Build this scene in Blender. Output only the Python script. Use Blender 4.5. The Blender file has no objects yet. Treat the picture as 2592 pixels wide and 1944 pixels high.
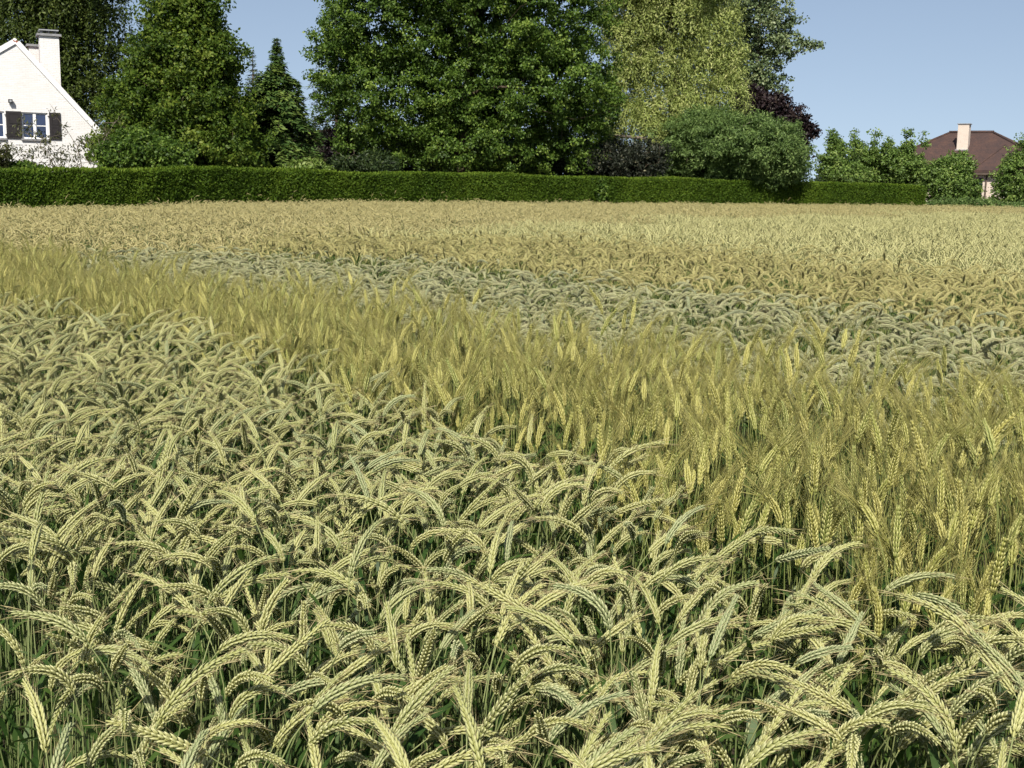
import bpy, math, random
import numpy as np
from mathutils import Vector, Matrix

SC = bpy.context.scene
COL = SC.collection
rng = np.random.default_rng(7)

# ------------------------------------------------------------------ camera
FPX, PITCH, ROLL, EYE = 3053.0, math.radians(9.34), math.radians(0.97), 1.72   # focal length in pixels of a 2592 px wide frame
cam_data = bpy.data.cameras.new('camera')
cam_data.sensor_width = 36.0
cam_data.lens = 36.0 * FPX / 2592.0
cam_data.clip_start, cam_data.clip_end = 0.05, 6000.0
cam = bpy.data.objects.new('camera', cam_data)
cam.matrix_world = (Matrix.Translation((0, 0, EYE)) @ Matrix.Rotation(math.pi/2 - PITCH, 4, 'X') @ Matrix.Rotation(ROLL, 4, 'Z'))
COL.objects.link(cam)
SC.camera = cam

# ------------------------------------------------------------------ sky, sun, exposure
SUN_AZ, SUN_EL = math.radians(188.0), math.radians(43.0)      # clockwise from +Y: behind the camera, a little to its left
world = bpy.data.worlds.new('World'); SC.world = world; world.use_nodes = True
wn = world.node_tree.nodes; wl = world.node_tree.links
sky = wn.new('ShaderNodeTexSky'); sky.sky_type = 'NISHITA'; sky.sun_disc = False
sky.sun_elevation, sky.sun_rotation = SUN_EL, SUN_AZ
sky.altitude, sky.air_density, sky.dust_density, sky.ozone_density = 0.0, 0.7, 0.5, 1.8
# hazy summer sky: even blue down to the skyline, with a slight lavender cast
wtc = wn.new('ShaderNodeTexCoord'); wma = wn.new('ShaderNodeVectorMath'); wma.operation = 'MULTIPLY_ADD'
wma.inputs[1].default_value = (1.0, 1.0, 0.62); wma.inputs[2].default_value = (0.0, 0.0, 0.105)
wtint = wn.new('ShaderNodeMix'); wtint.data_type = 'RGBA'; wtint.blend_type = 'MULTIPLY'; wtint.inputs[0].default_value = 1.0; wtint.inputs[7].default_value = (1.33, 1.11, 0.93, 1.0)
wl.new(wtc.outputs['Generated'], wma.inputs[0]); wl.new(wma.outputs[0], sky.inputs['Vector'])
wl.new(sky.outputs[0], wtint.inputs[6]); wl.new(wtint.outputs[2], wn['Background'].inputs[0]); wn['Background'].inputs[1].default_value = 0.088
sd = bpy.data.lights.new('sun', 'SUN'); sd.energy = 4.4; sd.angle = math.radians(0.55); sd.color = (1.0, 0.945, 0.85)
sun = bpy.data.objects.new('sun', sd); COL.objects.link(sun)
sdir = Vector((math.sin(SUN_AZ)*math.cos(SUN_EL), math.cos(SUN_AZ)*math.cos(SUN_EL), math.sin(SUN_EL)))
sun.rotation_euler = sdir.to_track_quat('Z', 'Y').to_euler(); sun.location = (0, 0, 30)
vs = SC.view_settings
vs.view_transform = 'Standard'; vs.look = 'None'; vs.gamma = 1.0; vs.exposure = 0.48; vs.use_curve_mapping = False
SC.cycles.max_bounces = 5; SC.cycles.diffuse_bounces = 3; SC.cycles.glossy_bounces = 2
SC.cycles.transmission_bounces = 4; SC.cycles.transparent_max_bounces = 4
SC.cycles.use_adaptive_sampling = True; SC.cycles.adaptive_threshold = 0.03

# ------------------------------------------------------------------ helpers
def ray(u, v):
    x, y = (u - 1296)/FPX, (972 - v)/FPX
    X = x*math.cos(ROLL) - y*math.sin(ROLL); Y = x*math.sin(ROLL) + y*math.cos(ROLL)
    return np.array([X, math.cos(PITCH) + Y*math.sin(PITCH), -math.sin(PITCH) + Y*math.cos(PITCH)])
def at(u, v, Y):                       # the point of the photograph's pixel (u, v) at Y metres from the camera
    d = ray(u, v); return d*(Y/d[1]) + np.array([0, 0, EYE])
def project(p):                        # pixel of world points (n,3)
    q = np.asarray(p, float) - np.array([0, 0, EYE])
    fw = q[:, 1]*math.cos(PITCH) - q[:, 2]*math.sin(PITCH)
    up = q[:, 1]*math.sin(PITCH) + q[:, 2]*math.cos(PITCH)
    X, Y = q[:, 0]/fw, up/fw
    x = X*math.cos(ROLL) + Y*math.sin(ROLL); y = -X*math.sin(ROLL) + Y*math.cos(ROLL)
    return 1296 + x*FPX, 972 - y*FPX
def unit(a): return a/np.maximum(np.linalg.norm(a, axis=-1, keepdims=True), 1e-9)
def smooth(t): t = np.clip(t, 0, 1); return t*t*(3 - 2*t)
def ground_z(x, y): return -0.2*smooth((np.asarray(y, float) - 12)/20)*smooth((-np.asarray(x, float) - 7)/8)

class MB:                              # collects geometry for ONE mesh
    def __init__(s): s.v, s.f, s.a, s.m, s.n, s.b, s.rnd = [], [], [], [], 0, [], 0.0
    def add(s, verts, faces, attr=0.0, mat=0):
        verts = np.asarray(verts, float).reshape(-1, 3)
        s.v.append(verts); k = s.n; s.n += len(verts)
        s.a.append(np.broadcast_to(np.asarray(attr, float), (len(verts),))); s.b.append(np.full(len(verts), s.rnd))
        s.f += [tuple(i + k for i in f) for f in faces]; s.m += [mat]*len(faces)
    def box(s, lo, hi, mat=0):
        x0, y0, z0 = lo; x1, y1, z1 = hi
        s.add([(x0,y0,z0),(x1,y0,z0),(x1,y1,z0),(x0,y1,z0),(x0,y0,z1),(x1,y0,z1),(x1,y1,z1),(x0,y1,z1)],
              [(0,3,2,1),(4,5,6,7),(0,1,5,4),(1,2,6,5),(2,3,7,6),(3,0,4,7)], 0.0, mat)
    def tube(s, pts, radii, sides=6, attr=0.0, mat=0, cap=True):
        pts = np.asarray(pts, float); n = len(pts)
        T = np.gradient(pts, axis=0); T = unit(T)
        ref = np.array([0.31, 0.95, 0.05]) if abs(T[0][1]) < 0.9 else np.array([1.0, 0.1, 0.0])
        S = unit(np.cross(T, ref)); N = np.cross(S, T)
        ang = np.arange(sides)*2*math.pi/sides
        ring = (np.cos(ang)[None, :, None]*S[:, None] + np.sin(ang)[None, :, None]*N[:, None])*np.asarray(radii, float)[:, None, None] + pts[:, None]
        fs = [(i*sides + j, i*sides + (j+1) % sides, (i+1)*sides + (j+1) % sides, (i+1)*sides + j) for i in range(n-1) for j in range(sides)]
        if cap: fs += [tuple(range(sides))[::-1], tuple((n-1)*sides + j for j in range(sides))]
        s.add(ring.reshape(-1, 3), fs, attr, mat)
    def mesh(s, name, mats, smooth_shade=False):
        me = bpy.data.meshes.new(name)
        me.from_pydata(np.concatenate(s.v).tolist(), [], s.f)
        for m in (mats if isinstance(mats, (list, tuple)) else [mats]): me.materials.append(m)
        if any(s.m): me.polygons.foreach_set('material_index', s.m)
        at_ = me.attributes.new('tint', 'FLOAT', 'POINT'); at_.data.foreach_set('value', np.concatenate(s.a).astype(np.float32))
        if any(b[0] for b in s.b): at_ = me.attributes.new('rnd', 'FLOAT', 'POINT'); at_.data.foreach_set('value', np.concatenate(s.b).astype(np.float32))
        if smooth_shade: me.polygons.foreach_set('use_smooth', [True]*len(me.polygons))
        me.update(); return me
    def build(s, name, mats, parent=None, smooth_shade=False):
        return link(name, s.mesh(name, mats, smooth_shade), parent)

def link(name, me, parent=None):
    o = bpy.data.objects.new(name, me); COL.objects.link(o)
    if parent is not None: o.parent = parent
    return o
def tag(o, label=None, cat=None, group=None, kind=None):
    for k, v in (('label', label), ('category', cat), ('group', group), ('kind', kind)):
        if v: o[k] = v
    return o
def empty(name, loc=(0, 0, 0), rz=0.0):
    o = bpy.data.objects.new(name, None); COL.objects.link(o); o.location = loc; o.rotation_euler = (0, 0, rz)
    o.empty_display_size = 0.2; return o
def tri_mesh(name, verts, tris, tint, mat):           # big triangle soups, straight from arrays
    me = bpy.data.meshes.new(name); nv, nf = len(verts), len(tris)
    me.vertices.add(nv); me.vertices.foreach_set('co', np.ascontiguousarray(verts, np.float32).ravel())
    me.loops.add(nf*3); me.loops.foreach_set('vertex_index', np.ascontiguousarray(tris, np.int32).ravel())
    me.polygons.add(nf); me.polygons.foreach_set('loop_start', np.arange(0, nf*3, 3, dtype=np.int32))
    a = me.attributes.new('tint', 'FLOAT', 'POINT'); a.data.foreach_set('value', np.ascontiguousarray(tint, np.float32))
    me.materials.append(mat); me.update(calc_edges=True); return me

# ------------------------------------------------------------------ materials
def nodes_of(name):
    m = bpy.data.materials.new(name); m.use_nodes = True
    nt = m.node_tree; return m, nt, nt.nodes['Principled BSDF'], nt.nodes['Material Output']
def c4(c): return (c[0], c[1], c[2], 1.0)
def ramp(nt, stops):
    r = nt.nodes.new('ShaderNodeValToRGB'); e = r.color_ramp.elements
    e[0].position, e[0].color = stops[0][0], c4(stops[0][1]); e[1].position, e[1].color = stops[-1][0], c4(stops[-1][1])
    for p, c in stops[1:-1]: k = e.new(p); k.color = c4(c)
    return r
def noise(nt, scale, detail=4.0, coord='Object', rough=0.6):
    tc = nt.nodes.new('ShaderNodeTexCoord'); n = nt.nodes.new('ShaderNodeTexNoise')
    n.inputs['Scale'].default_value = scale; n.inputs['Detail'].default_value = detail; n.inputs['Roughness'].default_value = rough
    nt.links.new(tc.outputs[coord], n.inputs['Vector']); return n
def plain(name, col, rough=0.7, spec=0.3, var=0.12, scale=8.0, bump=0.0, bscale=60.0, metal=0.0):
    m, nt, b, out = nodes_of(name)
    n = noise(nt, scale); r = ramp(nt, [(0.3, [c*(1-var) for c in col]), (0.7, [min(1, c*(1+var)) for c in col])])
    nt.links.new(n.outputs[0], r.inputs[0]); nt.links.new(r.outputs[0], b.inputs['Base Color'])
    b.inputs['Roughness'].default_value = rough; b.inputs['Specular IOR Level'].default_value = spec; b.inputs['Metallic'].default_value = metal
    if bump:
        n2 = noise(nt, bscale); bp = nt.nodes.new('ShaderNodeBump'); bp.inputs['Strength'].default_value = bump; bp.inputs['Distance'].default_value = 0.02
        nt.links.new(n2.outputs[0], bp.inputs['Height']); nt.links.new(bp.outputs[0], b.inputs['Normal'])
    return m
def leafy(name, stops, trans=0.3, rough=0.55, spec=0.25, patch=None, patch_scale=0.5):
    """Leaf or ear material: colour by the piece's own tint, varied from piece to piece; part of the light passes through."""
    m, nt, b, out = nodes_of(name); L = nt.links
    a = nt.nodes.new('ShaderNodeAttribute'); a.attribute_name = 'tint'
    r = ramp(nt, stops); L.new(a.outputs['Fac'], r.inputs[0]); col = r.outputs[0]
    if patch is not None:
        n = noise(nt, patch_scale, 3.0); mr = nt.nodes.new('ShaderNodeMapRange'); mr.inputs[1].default_value = 0.42; mr.inputs[2].default_value = 0.62
        L.new(n.outputs[0], mr.inputs[0]); mx = nt.nodes.new('ShaderNodeMix'); mx.data_type = 'RGBA'; mx.blend_type = 'MULTIPLY'
        L.new(mr.outputs[0], mx.inputs[0]); L.new(col, mx.inputs[6]); mx.inputs[7].default_value = c4(patch); col = mx.outputs[2]
    L.new(col, b.inputs['Base Color']); b.inputs['Roughness'].default_value = rough; b.inputs['Specular IOR Level'].default_value = spec
    if trans:
        t = nt.nodes.new('ShaderNodeBsdfTranslucent'); L.new(col, t.inputs[0])
        mix = nt.nodes.new('ShaderNodeMixShader'); mix.inputs[0].default_value = trans
        L.new(b.outputs[0], mix.inputs[1]); L.new(t.outputs[0], mix.inputs[2]); L.new(mix.outputs[0], out.inputs[0])
    return m
def cereal(name, lo, hi, tip, trans=0.15, rough=0.5, spec=0.35, green=None):
    """Ears: each plant somewhere between two colours of its variety, husk edges paler."""
    m, nt, b, out = nodes_of(name); L = nt.links
    oi = nt.nodes.new('ShaderNodeObjectInfo'); r = ramp(nt, [(0.0, lo), (1.0, hi)] if green is None else [(0.0, green), (0.3, lo), (1.0, hi)]); ar = nt.nodes.new('ShaderNodeAttribute'); ar.attribute_name = 'rnd'; ad = nt.nodes.new('ShaderNodeMath'); ad.operation = 'ADD'; fr = nt.nodes.new('ShaderNodeMath'); fr.operation = 'FRACT'
    L.new(oi.outputs['Random'], ad.inputs[0]); L.new(ar.outputs['Fac'], ad.inputs[1]); L.new(ad.outputs[0], fr.inputs[0]); L.new(fr.outputs[0], r.inputs[0])
    a = nt.nodes.new('ShaderNodeAttribute'); a.attribute_name = 'tint'
    mx = nt.nodes.new('ShaderNodeMix'); mx.data_type = 'RGBA'; L.new(a.outputs['Fac'], mx.inputs[0]); L.new(r.outputs[0], mx.inputs[6]); mx.inputs[7].default_value = c4(tip)
    L.new(mx.outputs[2], b.inputs['Base Color']); b.inputs['Roughness'].default_value = rough; b.inputs['Specular IOR Level'].default_value = spec
    t = nt.nodes.new('ShaderNodeBsdfTranslucent'); L.new(mx.outputs[2], t.inputs[0])
    mix = nt.nodes.new('ShaderNodeMixShader'); mix.inputs[0].default_value = trans
    L.new(b.outputs[0], mix.inputs[1]); L.new(t.outputs[0], mix.inputs[2]); L.new(mix.outputs[0], out.inputs[0])
    return m

M = {}
M['soil'] = plain('soil', (0.075, 0.062, 0.042), 0.95, 0.1, 0.4, 3.0, 0.6, 25.0)
M['lawn'] = plain('lawn', (0.06, 0.09, 0.025), 0.9, 0.1, 0.3, 1.5)
M['bark'] = plain('bark', (0.085, 0.065, 0.045), 0.9, 0.15, 0.35, 9.0, 0.5, 30.0)
M['bark_pale'] = plain('bark_pale', (0.20, 0.17, 0.13), 0.9, 0.15, 0.35, 9.0, 0.5, 30.0)

# ------------------------------------------------------------------ ground
def sheet(name, x0, x1, y0, y1, nx, ny, mat, dz=0.0):
    X, Y = np.meshgrid(np.linspace(x0, x1, nx), np.linspace(y0, y1, ny)); Z = ground_z(X, Y) + dz
    mb = MB(); mb.add(np.stack([X, Y, Z], -1).reshape(-1, 3), [(j*nx+i, j*nx+i+1, (j+1)*nx+i+1, (j+1)*nx+i) for j in range(ny-1) for i in range(nx-1)])
    return tag(mb.build(name, mat, None, True), kind='structure')
sheet('ground', -2500, 2500, -2000, 3000, 3, 3, M['lawn'], -0.25)
sheet('field_soil', -70, 75, -8, 110, 74, 60, M['soil'], 0.0)

# ------------------------------------------------------------------ foliage tools
def leaf_soup(P, D, N, L, W, fold=0.18):
    """Folded leaf blades: base P, pointing D, facing N."""
    n = len(P); D = unit(D); N = unit(N - (N*D).sum(1, keepdims=True)*D); S = np.cross(D, N)
    L = np.broadcast_to(np.asarray(L, float), (n,))[:, None]; W = np.broadcast_to(np.asarray(W, float), (n,))[:, None]
    mid = P + D*L*0.45
    v = np.stack([P, mid + S*W*0.5 + N*W*fold, P + D*L - N*L*0.06, mid - S*W*0.5 + N*W*fold], 1).reshape(-1, 3)
    k = np.arange(n)[:, None]*4
    return v, np.concatenate([k + np.array([[0, 1, 2]]), k + np.array([[0, 2, 3]])])
def rand_dirs(n, r=rng): return unit(r.normal(size=(n, 3)))
def px_lobes(lobes, Y, deep=0.9):
    """Crown lobes given in pixels of the photograph at a distance Y -> ellipsoids in metres."""
    out = []
    for (u, v, ru, rv) in lobes:
        c = at(u, v, Y); k = Y*0.99/FPX
        out.append((c, np.array([ru*k, max(ru, rv)*0.5*k*deep + ru*k*deep*0.5, rv*k])))
    return out
def crown_points(lobes, n, shell=0.55, r=rng):
    """Clump centres spread through the union of the lobes, denser towards the outside; returns centre and outward direction."""
    vol = np.array([np.prod(R)**0.8 for c, R in lobes]); pick = r.choice(len(lobes), n*2, p=vol/vol.sum())
    C = np.array([lobes[i][0] for i in pick]); R = np.array([lobes[i][1] for i in pick])
    d = rand_dirs(n*2, r); q = shell + (1.0 - shell)*r.random(n*2)**0.6; q *= r.normal(1.0, 0.07, n*2)
    P = C + d*R*q[:, None]
    inside = np.zeros(n*2, bool)
    for c, Rr in lobes: inside |= (((P - c)/Rr)**2).sum(1) < (shell*0.62)**2
    keep = np.where(~inside)[0][:n]; return P[keep], unit(d[keep]/R[keep])
def clump_leaves(P, out, rad, per, leaf, r=rng, flat=0.65, up=0.5, droop=0.3, outw=0.8):
    """Leaf blades in loose clumps round the points P."""
    n = len(P); k = np.repeat(np.arange(n), per)
    R = (rad*r.uniform(0.55, 1.35, n))[k][:, None]
    q = r.normal(size=(len(k), 3)); q = q/np.linalg.norm(q, axis=1, keepdims=True)*(r.random(len(k))**0.45)[:, None]
    q[:, 2] *= flat
    pos = P[k] + q*R
    N = unit(rand_dirs(len(k), r)*0.9 + out[k]*outw + np.array([0, 0, up]))
    D = unit(rand_dirs(len(k), r) + q*0.5 + np.array([0, 0, -droop]))
    s = r.uniform(0.7, 1.25, len(k))
    v, t = leaf_soup(pos, D, N, leaf[0]*s, leaf[1]*s)
    base = r.normal(0.0, 0.16, n)[k]
    tint = np.clip(0.45 + base + r.normal(0, 0.2, len(k)), 0, 1)
    return v, t, np.repeat(tint, 4)
def strand_leaves(P, out, length, spacing, leaf, r=rng, sway=0.12, lean=0.25):
    """Hanging twigs with narrow leaves on both sides."""
    V, D, K = [], [], []
    for i in range(len(P)):
        L = length*r.uniform(0.35, 1.25); m = max(4, int(L/spacing)); t = np.linspace(0, L, m)
        o = out[i]*np.array([1, 1, 0]); ph = r.random()*6
        p = P[i] + o*(lean*(1 - np.exp(-t*2)))[:, None] + np.stack([sway*np.sin(t*1.7 + ph)*t*0.3, sway*np.cos(t*1.3 + ph)*t*0.3, -t], 1)
        V.append(p + r.normal(0, 0.035, p.shape)); K.append(np.full(m, i)); D.append(r.normal(size=(m, 3))*0.8 + np.array([0, 0, -0.8]))
    V, D, K = np.concatenate(V), np.concatenate(D), np.concatenate(K)
    N = unit(rand_dirs(len(V), r)*0.8 + out[K]*1.3 + np.array([0, 0, 0.35])); s = r.uniform(0.7, 1.3, len(V))
    v, t = leaf_soup(V, D, N, leaf[0]*s, leaf[1]*s)
    tint = np.clip(0.45 + r.normal(0, 0.15, len(P))[K] + r.normal(0, 0.18, len(V)), 0, 1)
    return v, t, np.repeat(tint, 4)
def cat_soups(soups):
    V, T, A, k = [], [], [], 0
    for v, t, a in soups: V.append(v); T.append(t + k); A.append(a); k += len(v)
    return np.concatenate(V), np.concatenate(T), np.concatenate(A)
def limbs(mb, trunk_pts, trunk_r, targets, r=rng, thin=0.55, sides=5, rmin=0.012):
    """Trunk plus limbs that reach the targets, each leaving the nearest wood already there."""
    mb.tube(trunk_pts, trunk_r, 8, r.random())
    nodes = [np.asarray(p, float) for p in trunk_pts[1:]]; rad = list(trunk_r[1:])
    base = np.asarray(trunk_pts[0]); order = np.argsort(np.linalg.norm(targets - np.asarray(trunk_pts[len(trunk_pts)//2]), axis=1))
    for i in order:
        q = targets[i]; A = np.array(nodes); d = np.linalg.norm(A - q, axis=1) + 0.8*np.maximum(0, A[:, 2] - q[2] + 0.3) - 2.0*np.array(rad)
        j = int(np.argmin(d)); p = nodes[j]; r0 = max(rmin, min(rad[j]*thin, 0.015 + 0.03*np.linalg.norm(q - p)))
        m = (p + q)/2 + r.normal(0, 0.08, 3)*np.linalg.norm(q - p) + np.array([0, 0, 0.06*np.linalg.norm(q - p)])
        mb.tube([p, m, q], [r0, r0*0.75, r0*0.4], sides, r.random(), cap=False)
        nodes += [m, q]; rad += [r0*0.75, r0*0.4]
def tree(name, label, cat, base, soups, leaf_mat, wood=None, bark=None, group=None):
    t = empty(name, base); off = np.asarray(base, float)
    v, f, a = cat_soups(soups)
    c = link('crown', tri_mesh('crown', v - off, f, a, leaf_mat), t)
    if wood is not None:
        for k in range(len(wood.v)): wood.v[k] = wood.v[k] - off
        wood.build('trunk', bark or M['bark'], t, True)
    return tag(t, label, cat, group)
def broadleaf(name, label, cat, lobes, Y, base_u, mat, n, rad, per, leaf, shell=0.5, trunks=1, tr=0.18, bark=None, seed=0, limb_n=70, deep=0.9, flat=0.65, group=None, strands=None, up=0.5, base_y=None, zb=0.0, fill=0.5):
    r = np.random.default_rng(seed + 100)
    E = px_lobes(lobes, Y, deep); P, O = crown_points(E, n, shell, r)
    keep = P[:, 2] > 0.25; P, O = P[keep], O[keep]
    soups = [clump_leaves(P, O, rad, per, leaf, r, flat, up)] if per else []
    if fill:                                              # the leaves deeper inside the crown
        vol = np.array([np.prod(R) for c, R in E]); pk = r.choice(len(E), int(n*fill), p=vol/vol.sum())
        Q = np.array([E[i][0] for i in pk]) + rand_dirs(len(pk), r)*np.array([E[i][1] for i in pk])*(0.8*r.random(len(pk))**0.5)[:, None]; Q = Q[Q[:, 2] > 0.25]
        soups.append(clump_leaves(Q, unit(r.normal(size=Q.shape)), rad*1.3, max(12, per//2), (leaf[0]*1.35, leaf[1]*1.35), r, flat, up))
    if strands: 
        k = r.choice(len(P), strands[0]); soups.append(strand_leaves(P[k] + r.normal(0, rad*0.5, (strands[0], 3)), O[k], strands[1], strands[2], strands[3], r))
    b = at(base_u, 470, base_y or Y); b[2] = zb
    wood = MB(); top = np.mean([c for c, R in E], axis=0)
    top_z = max(c[2] + 0.35*R[2] for c, R in E) if tr > 0.09 else 0.55*max(c[2] for c, R in E)
    for k in range(trunks):
        o = r.normal(0, 0.35, 3)*(trunks > 1); lean = r.normal(0, 0.9, 3)*(trunks > 1)
        pts = [b + o*np.array([1, 1, 0]) + (np.array([top[0], top[1], top_z]) + lean - b)*np.array([s*s*0.6 + s*0.4, s*s*0.6 + s*0.4, s]) for s in np.linspace(0, 1, 6)]
        tg = P[r.choice(len(P), min(len(P), limb_n//trunks), replace=False)]
        limbs(wood, pts, [tr*(1 - 0.82*s) for s in np.linspace(0, 1, 6)], tg, r)
    return tree(name, label, cat, b, soups, mat, wood, bark, group)

# ------------------------------------------------------------------ white cottage
def brick_white():
    m, nt, b, out = nodes_of('white_brick'); L = nt.links
    tc = nt.nodes.new('ShaderNodeTexCoord'); mp = nt.nodes.new('ShaderNodeMapping'); mp.inputs['Rotation'].default_value = (math.pi/2, 0, 0)
    L.new(tc.outputs['Object'], mp.inputs['Vector'])
    bk = nt.nodes.new('ShaderNodeTexBrick'); bk.inputs['Scale'].default_value = 1.0
    bk.inputs['Brick Width'].default_value = 0.21; bk.inputs['Row Height'].default_value = 0.068; bk.inputs['Mortar Size'].default_value = 0.006
    bk.inputs['Color1'].default_value = (0.79, 0.785, 0.78, 1); bk.inputs['Color2'].default_value = (0.73, 0.72, 0.705, 1); bk.inputs['Mortar'].default_value = (0.68, 0.675, 0.665, 1)
    L.new(mp.outputs[0], bk.inputs['Vector'])
    n = noise(nt, 1.2, 5); r = ramp(nt, [(0.3, (0.95, 0.945, 0.93)), (0.65, (1, 1, 1))]); L.new(n.outputs[0], r.inputs[0])
    mx = nt.nodes.new('ShaderNodeMix'); mx.data_type = 'RGBA'; mx.blend_type = 'MULTIPLY'; mx.inputs[0].default_value = 1.0
    L.new(bk.outputs[0], mx.inputs[6]); L.new(r.outputs[0], mx.inputs[7]); L.new(mx.outputs[2], b.inputs['Base Color'])
    bp = nt.nodes.new('ShaderNodeBump'); bp.invert = True; bp.inputs['Strength'].default_value = 0.5; bp.inputs['Distance'].default_value = 0.01
    L.new(bk.outputs['Fac'], bp.inputs['Height']); L.new(bp.outputs[0], b.inputs['Normal']); b.inputs['Roughness'].default_value = 0.75
    return m
def tile_roof(name, c1, c2, c3, row=0.3):
    m, nt, b, out = nodes_of(name); L = nt.links
    n = noise(nt, 1.1, 6, rough=0.75); r = ramp(nt, [(0.32, c1), (0.5, c2), (0.68, c3)]); L.new(n.outputs[0], r.inputs[0])
    n2 = noise(nt, 14.0, 2); r2 = ramp(nt, [(0.35, (0.72, 0.72, 0.72)), (0.65, (1.2, 1.15, 1.1))]); L.new(n2.outputs[0], r2.inputs[0])
    mx = nt.nodes.new('ShaderNodeMix'); mx.data_type = 'RGBA'; mx.blend_type = 'MULTIPLY'; mx.inputs[0].default_value = 1.0
    L.new(r.outputs[0], mx.inputs[6]); L.new(r2.outputs[0], mx.inputs[7]); L.new(mx.outputs[2], b.inputs['Base Color'])
    tc = nt.nodes.new('ShaderNodeTexCoord'); w = nt.nodes.new('ShaderNodeTexWave'); w.bands_direction = 'Z'; w.wave_profile = 'SAW'
    w.inputs['Scale'].default_value = 0.5/row; L.new(tc.outputs['Object'], w.inputs['Vector'])
    bp = nt.nodes.new('ShaderNodeBump'); bp.inputs['Strength'].default_value = 0.6; bp.inputs['Distance'].default_value = 0.03
    L.new(w.outputs[0], bp.inputs['Height']); L.new(bp.outputs[0], b.inputs['Normal']); b.inputs['Roughness'].default_value = 0.85
    return m
M['white_brick'] = brick_white()
M['white_paint'] = plain('white_paint', (0.80, 0.80, 0.79), 0.45, 0.4, 0.03, 5.0)
M['dark_wood'] = plain('dark_wood', (0.022, 0.019, 0.020), 0.6, 0.3, 0.25, 14.0, 0.2, 50.0)
M['slate'] = plain('slate', (0.24, 0.24, 0.245), 0.6, 0.35, 0.25, 10.0)
M['metal'] = plain('metal', (0.36, 0.37, 0.38), 0.5, 0.5, 0.15, 10.0, metal=0.3)
M['red_tile'] = tile_roof('red_tile', (0.22, 0.07, 0.045), (0.28, 0.09, 0.055), (0.34, 0.12, 0.075))
M['glass_blue'] = plain('glass_blue', (0.018, 0.032, 0.085), 0.05, 0.9, 0.3, 2.0)
M['curtain'] = plain('curtain', (0.50, 0.47, 0.44), 0.9, 0.1, 0.1, 6.0)
M['black'] = plain('black_metal', (0.02, 0.02, 0.022), 0.45, 0.4, 0.2, 10.0)

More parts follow.
